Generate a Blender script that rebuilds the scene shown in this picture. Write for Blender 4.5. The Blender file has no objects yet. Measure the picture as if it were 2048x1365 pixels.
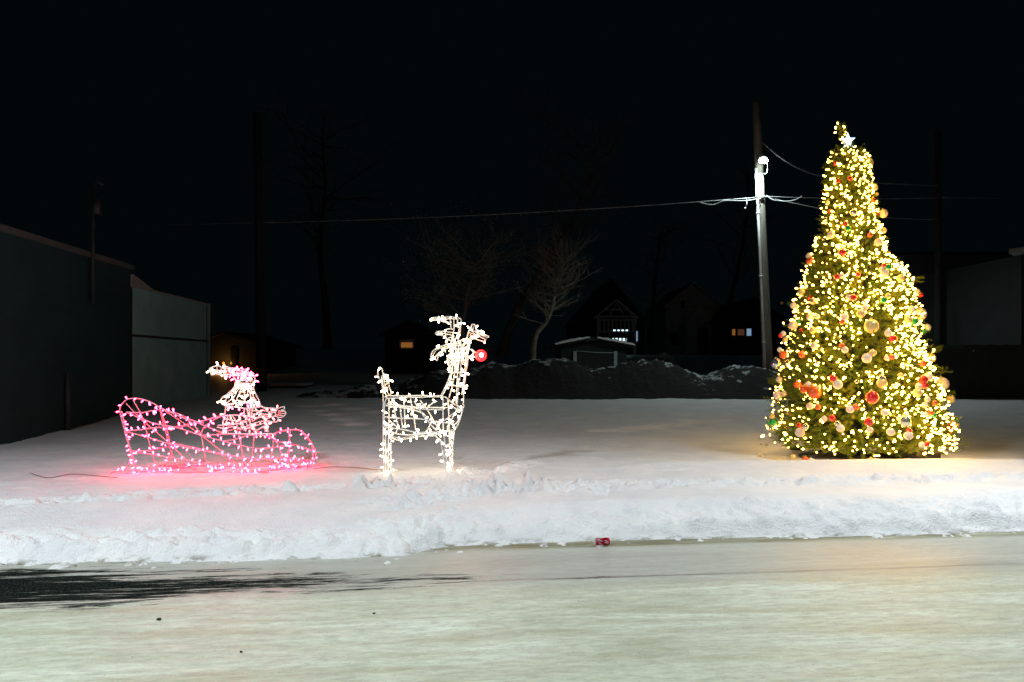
import bpy, math, random
import numpy as np
from mathutils import Vector, Matrix
R = math.radians
random.seed(7); rng = np.random.default_rng(7)
sc = bpy.context.scene
COL = sc.collection

# ------------------------------------------------------------------ camera, world, light, exposure
F = 1500.0; HZ = 718.0; H = 1.6          # focal length in photo pixels, horizon row, eye height
cam_d = bpy.data.cameras.new('camera'); cam = bpy.data.objects.new('camera', cam_d); COL.objects.link(cam)
cam.location = (0, 0, H); cam.rotation_euler = (R(90), 0, 0)
cam_d.sensor_width = 36; cam_d.lens = F / 2048 * 36
cam_d.shift_y = (HZ - 682.5) / 2048
cam_d.clip_start = 0.05; cam_d.clip_end = 2000
sc.camera = cam

world = bpy.data.worlds.new("World"); sc.world = world; world.use_nodes = True
wn = world.node_tree.nodes; wl = world.node_tree.links
bg = wn['Background']
bg.inputs[0].default_value = (.36, .80, 1.0, 1)      # moonless night sky
bg.inputs[1].default_value = 0.0024

sc.view_settings.view_transform = 'Standard'; sc.view_settings.look = 'None'
sc.view_settings.gamma = 1; sc.view_settings.exposure = 0
sc.view_settings.use_curve_mapping = False
sc.cycles.max_bounces = 6; sc.cycles.diffuse_bounces = 3; sc.cycles.glossy_bounces = 3
sc.cycles.transparent_max_bounces = 4; sc.cycles.transmission_bounces = 3
sc.cycles.sample_clamp_indirect = 4
sc.cycles.use_denoising = True

LAMP_RIGHT = dict(pos=(7.2, 7.3, 8.7), power=4000, aim=(3.4, 4.3, 0), cone=104)      # street lamp past the right edge of the picture
LAMP_BEHIND = dict(pos=(-6.5, .5, 8.5), power=6200, aim=(-3.2, 3.6, 0), cone=108)   # street lamp across the road, behind the camera

STREET_ROT = R(6)
EDGE = Vector((0, 6.45, 0))

# ------------------------------------------------------------------ helpers
def P(px, py, Y):
    """photo pixel seen at depth Y -> world point"""
    return Vector(((px - 1024) / F * Y, Y, H - (py - HZ) / F * Y))

def tag(o, label=None, cat=None, group=None, kind=None):
    if label: o['label'] = label
    if cat: o['category'] = cat
    if group: o['group'] = group
    if kind: o['kind'] = kind
    return o

def empty(name, loc, rz=0, **kw):
    o = bpy.data.objects.new(name, None); COL.objects.link(o)
    o.location = loc; o.rotation_euler = (0, 0, rz); o.empty_display_size = .2
    return tag(o, **kw)

class MB:
    def __init__(s): s.v = []; s.f = []; s.smooth = True
    def add(s, vs, fs):
        b = len(s.v); s.v.extend(vs); s.f.extend([tuple(i + b for i in f) for f in fs]); return s
    def box(s, c, d, rz=0, m=None):
        x, y, z = d[0] / 2, d[1] / 2, d[2] / 2
        M = Matrix.Translation(Vector(c)) @ (m if m is not None else Matrix.Rotation(rz, 4, 'Z'))
        vs = [tuple(M @ Vector((a * x, b * y, e * z))) for a in (-1, 1) for b in (-1, 1) for e in (-1, 1)]
        s.add(vs, [(0, 1, 3, 2), (4, 6, 7, 5), (0, 4, 5, 1), (2, 3, 7, 6), (0, 2, 6, 4), (1, 5, 7, 3)]); return s
    def tube(s, pts, r, n=6, caps=True):
        pts = [Vector(p) for p in pts]
        if len(pts) < 2: return s
        rs = r if isinstance(r, (list, tuple)) else [r] * len(pts)
        vs = []; fs = []
        up = None
        for i, p in enumerate(pts):
            t = (pts[min(i + 1, len(pts) - 1)] - pts[max(i - 1, 0)])
            if t.length < 1e-9: t = Vector((0, 0, 1))
            t.normalize()
            if up is None:
                up = t.orthogonal().normalized()
            else:
                up = (up - t * up.dot(t))
                if up.length < 1e-6: up = t.orthogonal()
                up.normalize()
            w = t.cross(up)
            for k in range(n):
                a = 2 * math.pi * k / n
                vs.append(tuple(p + (up * math.cos(a) + w * math.sin(a)) * rs[i]))
        for i in range(len(pts) - 1):
            for k in range(n):
                a, b = i * n + k, i * n + (k + 1) % n
                fs.append((a, b, b + n, a + n))
        if caps:
            fs.append(tuple(range(n - 1, -1, -1))); fs.append(tuple((len(pts) - 1) * n + k for k in range(n)))
        return s.add(vs, fs)
    def sphere(s, c, r, nu=16, nv=10, sq=(1, 1, 1)):
        vs = [(c[0], c[1], c[2] + r * sq[2])]; fs = []
        for j in range(1, nv):
            t = math.pi * j / nv
            for i in range(nu):
                a = 2 * math.pi * i / nu
                vs.append((c[0] + r * sq[0] * math.sin(t) * math.cos(a), c[1] + r * sq[1] * math.sin(t) * math.sin(a), c[2] + r * sq[2] * math.cos(t)))
        vs.append((c[0], c[1], c[2] - r * sq[2])); L = len(vs) - 1
        for i in range(nu): fs.append((0, 1 + i, 1 + (i + 1) % nu)); fs.append((L, L - nu + (i + 1) % nu, L - nu + i))
        for j in range(nv - 2):
            for i in range(nu):
                a = 1 + j * nu + i; b = 1 + j * nu + (i + 1) % nu
                fs.append((a, a + nu, b + nu, b))
        return s.add(vs, fs)
    def build(s, name, mat, parent=None, smooth=None, origin=None, bevel=0):
        me = bpy.data.meshes.new(name)
        v = s.v
        if origin is not None: v = [(a[0] - origin[0], a[1] - origin[1], a[2] - origin[2]) for a in v]
        me.from_pydata(v, [], s.f)
        if s.smooth if smooth is None else smooth:
            me.polygons.foreach_set('use_smooth', [True] * len(me.polygons))
        if mat: me.materials.append(mat)
        me.update()
        o = bpy.data.objects.new(name, me); COL.objects.link(o)
        if origin is not None: o.location = origin
        if parent:
            o.parent = parent
            if origin is None: o.matrix_parent_inverse = (Matrix.Translation(parent.location) @ Matrix.Rotation(parent.rotation_euler.z, 4, 'Z')).inverted()
        if bevel:
            b = o.modifiers.new('bevel', 'BEVEL'); b.width = bevel; b.segments = 2
        return o

def smooth_path(pts, k=4):
    pts = [Vector(p) for p in pts]
    if len(pts) < 3: return pts
    out = []
    for i in range(len(pts) - 1):
        p0, p1, p2, p3 = pts[max(i - 1, 0)], pts[i], pts[i + 1], pts[min(i + 2, len(pts) - 1)]
        for j in range(k):
            t = j / k
            out.append(.5 * ((2 * p1) + (p2 - p0) * t + (2 * p0 - 5 * p1 + 4 * p2 - p3) * t * t + (3 * p1 - p0 - 3 * p2 + p3) * t ** 3))
    out.append(pts[-1]); return out

def _hash(ix, iy, s):
    n = (ix.astype(np.int64) * 374761393 + iy.astype(np.int64) * 668265263 + s * 982451653) & 0x7fffffff
    n = (n ^ (n >> 13)) * 1274126177 & 0x7fffffff
    return ((n ^ (n >> 16)) & 0xffff) / 65535.0
def vnoise(x, y, s=0):
    ix, iy = np.floor(x), np.floor(y); fx, fy = x - ix, y - iy
    fx = fx * fx * (3 - 2 * fx); fy = fy * fy * (3 - 2 * fy)
    a, b, c, d = _hash(ix, iy, s), _hash(ix + 1, iy, s), _hash(ix, iy + 1, s), _hash(ix + 1, iy + 1, s)
    return (a * (1 - fx) + b * fx) * (1 - fy) + (c * (1 - fx) + d * fx) * fy
def fbm(x, y, s=0, o=4):
    r = 0; a = .5; t = 0
    for i in range(o):
        r = r + a * vnoise(x * 2 ** i, y * 2 ** i, s + i); t += a; a *= .5
    return r / t - .5
def sstep(a, b, x):
    t = np.clip((x - a) / (b - a), 0, 1); return t * t * (3 - 2 * t)

def grid_mesh(name, X, Y, Z, mat, parent=None):
    ny, nx = X.shape
    me = bpy.data.meshes.new(name)
    co = np.stack([X, Y, Z], -1).reshape(-1, 3).astype(np.float32)
    i = np.arange(nx - 1)[None, :] + np.arange(ny - 1)[:, None] * nx
    f = np.stack([i, i + 1, i + nx + 1, i + nx], -1).reshape(-1, 4)
    me.vertices.add(len(co)); me.vertices.foreach_set('co', co.ravel())
    me.loops.add(f.size); me.loops.foreach_set('vertex_index', f.ravel().astype(np.int32))
    me.polygons.add(len(f)); me.polygons.foreach_set('loop_start', (np.arange(len(f)) * 4).astype(np.int32))
    me.polygons.foreach_set('use_smooth', np.ones(len(f), dtype=bool))
    me.materials.append(mat); me.update(calc_edges=True); me.validate()
    o = bpy.data.objects.new(name, me); COL.objects.link(o)
    if parent: o.parent = parent
    return o

# ------------------------------------------------------------------ materials
class NT:
    def __init__(s, name):
        s.m = bpy.data.materials.new(name); s.m.use_nodes = True
        s.n = s.m.node_tree.nodes; s.l = s.m.node_tree.links; s.b = s.n['Principled BSDF']
        s.tc = s.n.new('ShaderNodeTexCoord')
    def link(s, a, b): s.l.new(a, b)
    def mapping(s, scale=(1, 1, 1), src=None):
        m = s.n.new('ShaderNodeMapping'); m.inputs['Scale'].default_value = scale
        s.link(src or s.tc.outputs['Object'], m.inputs[0]); return m.outputs[0]
    def noise(s, scale=5, detail=4, rough=.55, vec=None, dist=0):
        n = s.n.new('ShaderNodeTexNoise'); n.inputs['Scale'].default_value = scale; n.inputs['Detail'].default_value = detail
        n.inputs['Roughness'].default_value = rough; n.inputs['Distortion'].default_value = dist
        s.link(vec or s.tc.outputs['Object'], n.inputs['Vector']); return n.outputs['Fac']
    def ramp(s, fac, stops):
        r = s.n.new('ShaderNodeValToRGB'); e = r.color_ramp.elements
        while len(e) < len(stops): e.new(.5)
        for q, (p, c) in zip(e, stops): q.position = p; q.color = (c, c, c, 1) if isinstance(c, (int, float)) else (*c, 1)
        s.link(fac, r.inputs[0]); return r.outputs[0]
    def math(s, op, a, b=None, clamp=False):
        m = s.n.new('ShaderNodeMath'); m.operation = op; m.use_clamp = clamp
        for k, q in enumerate((a, b)):
            if q is None: continue
            if isinstance(q, (int, float)): m.inputs[k].default_value = q
            else: s.link(q, m.inputs[k])
        return m.outputs[0]
    def mix(s, fac, a, b):
        m = s.n.new('ShaderNodeMix'); m.data_type = 'RGBA'
        for idx, q in ((0, fac), (6, a), (7, b)):
            if isinstance(q, (int, float)): m.inputs[idx].default_value = q
            elif isinstance(q, tuple): m.inputs[idx].default_value = (*q, 1)
            else: s.link(q, m.inputs[idx])
        return m.outputs[2]
    def xyz(s):
        x = s.n.new('ShaderNodeSeparateXYZ'); s.link(s.tc.outputs['Object'], x.inputs[0]); return x.outputs
    def col(s, q):
        if isinstance(q, tuple): s.b.inputs['Base Color'].default_value = (*q, 1)
        else: s.link(q, s.b.inputs['Base Color'])
        return s
    def rough(s, q):
        if isinstance(q, (int, float)): s.b.inputs['Roughness'].default_value = q
        else: s.link(q, s.b.inputs['Roughness'])
        return s
    def bump(s, h, strength=.5, dist=.02):
        b = s.n.new('ShaderNodeBump'); b.inputs['Strength'].default_value = strength; b.inputs['Distance'].default_value = dist
        s.link(h, b.inputs['Height']); s.link(b.outputs[0], s.b.inputs['Normal']); return s

def simple(name, c, rough=.6, metal=0, var=.25, scale=8, bump=0, spec=None):
    t = NT(name)
    n = t.noise(scale, 4)
    t.col(t.mix(t.ramp(n, [(.3, 0.), (.7, 1.)]), tuple(x * (1 - var) for x in c), tuple(min(1, x * (1 + var)) for x in c)))
    t.rough(rough); t.b.inputs['Metallic'].default_value = metal
    if spec is not None: t.b.inputs['Specular IOR Level'].default_value = spec
    if bump: t.bump(n, bump, .01)
    return t.m
def emit(name, c, strength):
    t = NT(name); t.col(tuple(min(1, x) for x in c)); t.rough(.3)
    t.b.inputs['Emission Color'].default_value = (*c, 1); t.b.inputs['Emission Strength'].default_value = strength
    return t.m

M = {}
# snow
t = NT('snow'); x, y, z = t.xyz()
n1 = t.noise(2.2, 5, .6); n2 = t.noise(55, 3, .6); n3 = t.noise(14, 4, .6)
base = t.mix(t.ramp(n1, [(.35, 0.), (.65, 1.)]), (.76, .79, .81), (.86, .88, .88))
dirt = t.math('MULTIPLY', t.ramp(t.noise(9, 6, .7, vec=t.mapping((.5, 1.4, 1))), [(.50, 0.), (.62, 1.)]), t.ramp(z, [(.0, 1.), (.045, 0.)]))
t.col(t.mix(dirt, base, (.20, .19, .12))); t.rough(.55)
t.b.inputs['Specular IOR Level'].default_value = .3
t.bump(t.math('ADD', t.math('MULTIPLY', n2, .8), n3), .8, .025)
M['snow'] = t.m
# packed icy road (local frame: x along the street, y across it)
t = NT('icy_road'); x, y, z = t.xyz()
st1 = t.noise(1.0, 8, .68, vec=t.mapping((.42, 3.0, 1)), dist=.9)
st2 = t.noise(1.0, 7, .7, vec=t.mapping((1.8, 15, 1)), dist=.5)
st3 = t.noise(2.4, 5, .65); st4 = t.noise(1.0, 8, .8, vec=t.mapping((7, 26, 1)))
ice = t.mix(t.ramp(st1, [(.34, 0.), (.66, 1.)]), (.44, .47, .33), (.72, .81, .69))
ice = t.mix(t.math('MULTIPLY', t.ramp(st2, [(.5, 0.), (.75, 1.)]), .5), ice, (.38, .37, .29))
ice = t.mix(t.math('MULTIPLY', t.ramp(st3, [(.55, 0.), (.75, 1.)]), .35), ice, (.64, .66, .62))
# grey-violet worn lane nearest the bank
ice = t.mix(t.math('MULTIPLY', t.ramp(st4, [(.40, 1.), (.56, 0.)]), .50), ice, (.27, .285, .22))
ice = t.mix(t.math('MULTIPLY', t.ramp(t.noise(38, 4, .7), [(.58, 0.), (.70, 1.)]), .5), ice, (.70, .75, .72))
lane = t.math('MULTIPLY', t.ramp(t.math('ADD', t.math('MULTIPLY', y, .25), 1.0), [(.66, 0.), (.74, 1.), (.95, 1.), (.975, 0.)]), .55)
ice = t.mix(lane, ice, (.36, .36, .35))
rut = t.ramp(t.math('ABSOLUTE', t.math('ADD', t.math('ADD', y, 1.03), t.math('MULTIPLY', t.math('SUBTRACT', st1, .5), .10))), [(.004, 1.), (.03, 0.)])
rutx = t.ramp(t.math('ADD', t.math('MULTIPLY', x, .1), .5), [(.44, 0.), (.52, 1.), (.78, 1.), (.9, .3)])
ice = t.mix(t.math('MULTIPLY', t.math('MULTIPLY', rut, rutx), t.ramp(st2, [(.35, .3), (.6, .9)])), ice, (.16, .14, .11))
ice = t.mix(t.math('MULTIPLY', t.ramp(t.noise(48, 2, .5), [(.70, 0.), (.74, 1.)]), .55), ice, (.10, .10, .08))
# gutter line of brown slush at the foot of the bank
gm = t.ramp(t.math('ADD', t.math('MULTIPLY', y, 1.0), t.math('MULTIPLY', st1, .16)), [(.0, 0.), (.04, .9), (.4, .9), (.45, 0.)])
gx = t.ramp(t.math('ADD', t.math('MULTIPLY', x, .1), .5), [(.38, 0.), (.43, 1.)])
gy = t.ramp(t.math('ADD', y, .5), [(.30, 0.), (.38, 1.)])
gn = t.ramp(t.noise(1, 5, .7, vec=t.mapping((1.1, 9, 1))), [(.3, .35), (.6, 1.)])
ice = t.mix(t.math('MULTIPLY', t.math('MULTIPLY', gx, gy), gn), ice, (.17, .165, .085))
# bare asphalt patches
pn = t.noise(1.0, 8, .82, vec=t.mapping((.9, 13, 1)), dist=.3)
yc = t.math('ABSOLUTE', t.math('ADD', y, t.math('ADD', .97, t.math('MULTIPLY', x, .04))))
band = t.math('MAXIMUM', t.math('SUBTRACT', 1.0, t.math('DIVIDE', yc, .38)), -1.5)
bias = t.math('MULTIPLY', t.math('ADD', x, 2.0), -.066)
pm = t.math('ADD', t.math('ADD', t.math('MULTIPLY', band, .15), bias), pn)
pmask = t.ramp(pm, [(.565, 0.), (.59, .8), (.63, 1.)])
aggr = t.mix(t.ramp(t.noise(90, 3, .8), [(.5, 0.), (.68, 1.)]), (.004, .0055, .005), (.060, .075, .065))
t.col(t.mix(pmask, ice, aggr))
t.link(t.math('MULTIPLY', t.math('SUBTRACT', 1.0, pmask), .5), t.b.inputs['Specular IOR Level'])
rr_ = t.ramp(st1, [(.3, .38), (.7, .6)])
t.rough(t.mix(pmask, t.mix(lane, rr_, (.22, .22, .22)), (.9, .9, .9)))
t.bump(t.math('ADD', t.math('ADD', st2, t.math('MULTIPLY', t.noise(35, 4, .6), .7)), t.math('MULTIPLY', pmask, -.5)), .42, .02)
M['road'] = t.m
# dirty ploughed pile: dark earth and old ice with snow caught on its upper faces
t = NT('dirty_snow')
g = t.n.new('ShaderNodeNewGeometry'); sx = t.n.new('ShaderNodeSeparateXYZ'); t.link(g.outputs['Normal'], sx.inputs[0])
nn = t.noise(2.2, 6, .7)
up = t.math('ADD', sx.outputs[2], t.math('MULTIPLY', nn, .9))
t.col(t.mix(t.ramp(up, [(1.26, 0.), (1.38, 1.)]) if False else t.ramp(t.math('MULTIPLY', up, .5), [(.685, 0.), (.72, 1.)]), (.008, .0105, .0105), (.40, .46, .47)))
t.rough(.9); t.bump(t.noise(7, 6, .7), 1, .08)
M['pile'] = t.m

M['white_wire'] = simple('white_wire', (.80, .80, .78), .4, var=.04)
M['red_wire'] = simple('red_wire', (.78, .36, .44), .4, var=.04)
M['bulb_warm'] = emit('bulb_warm', (1, .80, .50), 17)
M['bulb_pink'] = emit('bulb_pink', (1, .022, .088), 72)
M['bulb_mix'] = emit('bulb_mix', (1, .16, .17), 13)
M['bulb_tree'] = emit('bulb_tree', (1, .53, .085), 32)
M['nose'] = emit('nose_light', (1, .003, .004), 20)
M['nose_core'] = emit('nose_core', (1, .012, .03), 600)
M['star'] = emit('star_light', (.62, .80, 1), 1.6)
t = NT('needles'); n = t.noise(6, 4)
t.col(t.mix(t.ramp(n, [(.35, 0.), (.65, 1.)]), (.055, .125, .012), (.19, .215, .016))); t.rough(.5)
t.b.inputs['Specular IOR Level'].default_value = .12
M['needles'] = t.m
M['bark'] = simple('bark', (.05, .046, .04), .9, var=.4, scale=10, bump=.6)
M['bark_far'] = simple('weathered_bark', (.17, .15, .12), .9, var=.4, scale=6, bump=.6)
M['dead_leaf'] = simple('dead_leaf', (.20, .21, .15), .6, var=.5, scale=3)
M['metal_dark'] = simple('dark_metal', (.02, .02, .022), .5, .4)
M['grey_metal'] = simple('galvanised_metal', (.35, .37, .38), .45, .6)
M['conduit'] = simple('pale_conduit', (.62, .66, .66), .5, 0, var=.15)
M['wood_pole'] = None
t = NT('pole_wood'); n = t.noise(3, 6, .7, vec=t.mapping((14, 14, .5)))
t.col(t.mix(t.ramp(n, [(.35, 0.), (.7, 1.)]), (.10, .095, .08), (.31, .30, .26))); t.rough(.85); t.bump(n, .7, .02)
M['wood_pole'] = t.m
M['black_wood'] = simple('dark_stained_wood', (.022, .022, .024), .9, var=.4)
M['cable'] = simple('cable_sheath', (.35, .38, .38), .5)
M['orange_cord'] = simple('brown_cord', (.26, .10, .06), .5)
t = NT('dark_siding'); x, y, z = t.xyz()
w = t.math('FRACT', t.math('MULTIPLY', z, 4.0)); n = t.noise(1.1, 5, .6)
t.col(t.mix(t.ramp(n, [(.3, 0.), (.7, 1.)]), (.005, .036, .048), (.009, .052, .066))); t.rough(.8); t.bump(w, .8, .02)
M['siding'] = t.m
t = NT('corrugated_metal'); x, y, z = t.xyz(); n = t.noise(2, 4)
t.col(t.mix(t.ramp(n, [(.3, 0.), (.7, 1.)]), (.17, .40, .47), (.25, .50, .57))); t.rough(.55); t.b.inputs['Metallic'].default_value = .1
M['corrugated'] = t.m
M['trim'] = simple('pale_trim', (.34, .38, .40), .6)
M['trim_dark'] = simple('dark_trim', (.025, .040, .045), .6)
M['house_grey'] = simple('house_clapboard', (.55, .64, .65), .85, var=.15, scale=2)
M['house_dark'] = simple('dark_house_wall', (.016, .020, .021), .85, var=.2, scale=2)
M['house_trim'] = simple('house_trim', (.75, .8, .8), .7)
M['pale_wall'] = simple('pale_stucco', (.11, .13, .145), .9, var=.12, scale=1.2)
M['roof_dark'] = simple('dark_shingle', (.03, .03, .032), .9, var=.3)
M['glass'] = simple('dark_glass', (.01, .012, .014), .15)
M['lit_white'] = emit('lit_window_white', (.75, .95, 1), 1.6)
M['lit_cold'] = emit('lit_window_cold', (.35, .60, .85), .45)
M['lit_orange'] = emit('lit_window_orange', (.62, .24, .05), .34)
M['lit_dim'] = emit('lit_window_dim', (.5, .2, .1), .12)
M['lamp_led'] = emit('lamp_led', (.85, 1, .97), 60)
M['can_red'] = simple('can_red', (.45, .006, .015), .28, .5, var=.1)
M['can_black'] = simple('can_black', (.015, .01, .012), .4)
M['can_pale'] = simple('can_print', (.75, .55, .70), .35)
M['alu'] = simple('aluminium', (.75, .75, .77), .3, .9, var=.05)
M['stone'] = simple('dark_grit', (.02, .02, .015), .9)
def ball_mat(name, c, rough, metal, **k):
    t = NT(name); n = t.noise(30, 2); t.col(t.mix(n, tuple(x * .92 for x in c), c)); t.rough(rough); t.b.inputs['Metallic'].default_value = metal
    t.b.inputs['Coat Weight'].default_value = k.get('coat', 0); t.b.inputs['Coat Roughness'].default_value = .06
    if k.get('sss'):
        t.b.inputs['Subsurface Weight'].default_value = k['sss']; t.b.inputs['Subsurface Radius'].default_value = (1, .8, .6); t.b.inputs['Subsurface Scale'].default_value = .06
    if k.get('trans'): t.b.inputs['Transmission Weight'].default_value = k['trans']
    return t.m
BALL = {
 'C': (ball_mat('ball_cream', (1, .80, .60), .35, 0, coat=.3, sss=.7), 'cream'),
 'G': (ball_mat('ball_gold', (.95, .70, .25), .3, .2, coat=.3, sss=.5), 'gold'),
 'R': (ball_mat('ball_red', (.85, .03, .015), .2, .1, coat=1, sss=.4), 'dark red'),
 'O': (ball_mat('ball_orange', (.95, .15, .02), .25, .1, coat=.8, sss=.4), 'orange red'),
 'V': (ball_mat('ball_green', (.015, .40, .07), .2, .1, coat=1, sss=.3), 'green'),
 'K': (ball_mat('ball_clear', (.95, .86, .60), .08, .75, coat=1), 'mirror gold'),
 'W': (ball_mat('ball_silver', (.8, .8, .8), .08, .9, coat=.5), 'silver'),
}

# ------------------------------------------------------------------ street lamps (out of frame, light the street)
def street_lamp(pos, power, aim, cone, toward, label):
    px, py, pz = pos; tw = Vector(toward).normalized()
    base = Vector(pos) - tw * 1.6; base.z = 0
    root = empty('street_lamp', base, label=label, cat='street lamp')
    m = MB(); m.tube([base, base + Vector((0, 0, pz * .5)), base + Vector((0, 0, pz - .4))], [.11, .09, .07], 12)
    m.tube([base, base + Vector((0, 0, .5))], [.16, .14], 12); m.build('pole', M['grey_metal'], root)
    m = MB(); m.tube(smooth_path([base + Vector((0, 0, pz - .45)), base + tw * .5 + Vector((0, 0, pz - .02)), base + tw * 1.3 + Vector((0, 0, pz + .12))]), .04, 8)
    m.build('arm', M['grey_metal'], root)
    hd = MB(); hd.box(Vector(pos) + Vector((0, 0, .14)), (.34, .34, .10)).build('lamp_head', M['grey_metal'], root, smooth=False, bevel=.02)
    l = bpy.data.lights.new('street_light', 'SPOT'); l.energy = power; l.spot_size = R(cone); l.spot_blend = 1.0
    l.shadow_soft_size = .16; l.color = (.91, .965, 1.0)
    lo = bpy.data.objects.new('street_light', l); COL.objects.link(lo); lo.parent = root
    lo.matrix_parent_inverse = Matrix.Translation(root.location).inverted(); lo.location = Vector(pos) + Vector((0, 0, .05))
    lo.rotation_euler = (Vector(aim) - Vector(pos)).to_track_quat('-Z', 'Y').to_euler()
    return root, lo
street_lamp(LAMP_RIGHT['pos'], LAMP_RIGHT['power'], LAMP_RIGHT['aim'], LAMP_RIGHT['cone'], (-1, .2, 0), 'street lamp standing at the kerb past the right edge of the picture')
street_lamp(LAMP_BEHIND['pos'], LAMP_BEHIND['power'], LAMP_BEHIND['aim'], LAMP_BEHIND['cone'], (1, .3, 0), 'street lamp beside the camera past the left edge of the picture')

# ------------------------------------------------------------------ ground and road
def ground_frame(o):
    o.location = EDGE; o.rotation_euler = (0, 0, STREET_ROT); return o
def to_uv(x, y):
    c, s = math.cos(STREET_ROT), math.sin(STREET_ROT); dx, dy = x - EDGE.x, y - EDGE.y
    return dx * c + dy * s, -dx * s + dy * c
clods = []
r_ = random.Random(3)
for i in range(1500):
    u = r_.uniform(-6.5, 7.5); left = u < -.9
    v = (r_.gauss(-.04, .13) if left else r_.gauss(.20, .13)) ; r = r_.uniform(.018, .05) if r_.random() < .9 else r_.uniform(.05, .085)
    if u > .5 : r *= r_.uniform(.6, 1.3)
    clods.append((u, v, r))
def foot(u):
    return -.24 * (1 - sstep(-1.0, -.45, u)) + .05 * np.sin(u * 1.3 + .4) + .10 * fbm(u * 3, u * 0 + 3.3, 5)
def height(u, v, fine=True):
    f = foot(u); tt = v - f
    hb = .15 + .11 * sstep(-2.5, 1.5, u) + .03 * fbm(u * .8, v * .3, 11) * 2
    bank = (.45 * sstep(0, .16, tt) + .55 * sstep(.05, .62, tt)) * hb
    plateau = .245 + .0 * u
    h = bank * (1 - sstep(.5, 1.3, tt)) + plateau * sstep(.5, 1.3, tt) * 1.0
    h = np.where(tt < .5, bank, h)
    # long low swells, a crest in front of the tree, the rise at the back
    h = h + sstep(.9, 2.0, tt) * (.06 * fbm(u * .35, v * .6, 21) + .04 * fbm(u * 1.0, v * 2.6, 22) + .030 * fbm(u * 4, v * 9, 23))
    yw = v + 6.45 + u * .105
    xw = u
    h = h + .05 * np.exp(-((yw - 9.62) / .28) ** 2) * sstep(1.2, 2.6, xw)
    h = h - .05 * sstep(9.9, 10.6, yw) * (1 - sstep(12, 14, yw)) * sstep(1.2, 3, xw)
    h = h + .26 * sstep(12, 21, yw) + 1.5 * sstep(24, 62, yw) + 4 * sstep(70, 300, yw)
    # shallow track that stays in shade, right of the tree
    # trodden trails
    for (u0, v0, u1, v1, w, a) in ((-5.5, .95, -1.2, 1.75, .16, .05), (-1.2, 1.75, 1.0, 1.25, .25, .06), (-.8, 2.0, .6, 3.3, .2, .045), (.2, 1.5, 7, 1.55, .22, .04), (-1.0, .9, .3, 1.6, .25, .06)):
        dx, dy = u1 - u0, v1 - v0; L2 = dx * dx + dy * dy
        q = np.clip(((u - u0) * dx + (v - v0) * dy) / L2, 0, 1)
        d = np.hypot(u - u0 - q * dx, v - v0 - q * dy)
        h = h + np.exp(-(d / w) ** 2) * 3.0 * (a * (vnoise(u * 6, v * 9, 31) - .6) + a * .6 * (vnoise(u * 15, v * 18, 32) - .5) + .03 * fbm(u * 30, v * 30, 33, 2))
    if fine:
        lump = np.exp(-((tt - .22) / .30) ** 2) * sstep(0, .12, tt)
        h = h + lump * ((.05 + .075 * sstep(-1.5, 1, u)) * fbm(u * 2.6, v * 3.2, 41, 2) + .05 * fbm(u * 8, v * 8, 42, 4) * (1 - .1 * sstep(-1, 1, u)) + .045 * fbm(u * 22, v * 22, 43, 2))
    h = np.where(tt < 0, -.03 + tt * .1, h)
    return h
us = np.concatenate([[-260, -120, -60, -36, -24, -17, -13, -10.5, -9, -8, -7.2], np.arange(-6.6, 7.6, .026), [7.8, 8.2, 8.8, 9.6, 10.6, 12, 14, 17, 22, 30, 44, 70, 130, 260]])
vs_ = np.concatenate([[-.8], np.arange(-.62, 1.05, .022), np.arange(1.05, 3.2, .034), np.arange(3.2, 6, .07), np.arange(6, 15, .08), np.arange(15, 17, .2), np.arange(17, 40, 1.2), [42, 46, 52, 60, 72, 90, 120, 170, 250, 400]])
U, V = np.meshgrid(us, vs_)
Z = height(U, V); CL = np.zeros_like(Z)
for (cu, cv, cr) in clods:
    iu = np.searchsorted(us, [cu - cr * 1.6, cu + cr * 1.6]); iv = np.searchsorted(vs_, [cv - cr * 1.6, cv + cr * 1.6])
    if iu[1] <= iu[0] or iv[1] <= iv[0]: continue
    S = (slice(iv[0], iv[1]), slice(iu[0], iu[1]))
    uu, vv = U[S], V[S]; d = np.hypot((uu - cu), (vv - cv)) / cr * (1 + .5 * (vnoise(uu * 40, vv * 40, 77) - .5))
    c0 = float(height(np.array([cu]), np.array([cv]))[0])
    if c0 < -.02 and cr > .05: continue
    if c0 > 0: CL[S] = np.maximum(CL[S], np.where(Z[S] < 0, 0, 1) * cr * np.sqrt(np.clip(1 - d * d, 0, 1)) * (.75 if cu < -.5 else .45))
    else: Z[S] = np.maximum(Z[S], cr * np.sqrt(np.clip(1 - d * d, 0, 1)) * .8 - .01)
Z = Z + CL
# footprints out on the lot
def pit(x, y, rx, ry, dep):
    global Z
    cu, cv = to_uv(x, y)
    m = ((U - cu) / rx) ** 2 + ((V - cv) / ry) ** 2
    Z = Z - dep * np.exp(-m)
for (px0, py0, px1, py1, k) in ((1300, 852, 1512, 822, 9), (620, 810, 722, 852, 9), (640, 800, 760, 822, 6), (1210, 858, 1400, 836, 6)):
    for i in range(k):
        px, py = px0 + (px1 - px0) * i / k + (i % 2) * 8, py0 + (py1 - py0) * i / k + (i % 2) * 4; Y = 15.0
        for j in range(10): Y = F * (H - (.27 + .26 * float(sstep(12, 21, Y)))) / (py - HZ)
        pit((px - 1024) / F * Y, Y, .22, .15, .20)
ground = ground_frame(grid_mesh('ground', U, V, Z, M['snow']))
tag(ground, 'snow covered empty lot with a ploughed bank along the road', kind='structure')
def gz(x, y):
    u, v = to_uv(x, y); return float(height(np.array([u]), np.array([v]), False)[0])

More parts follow.
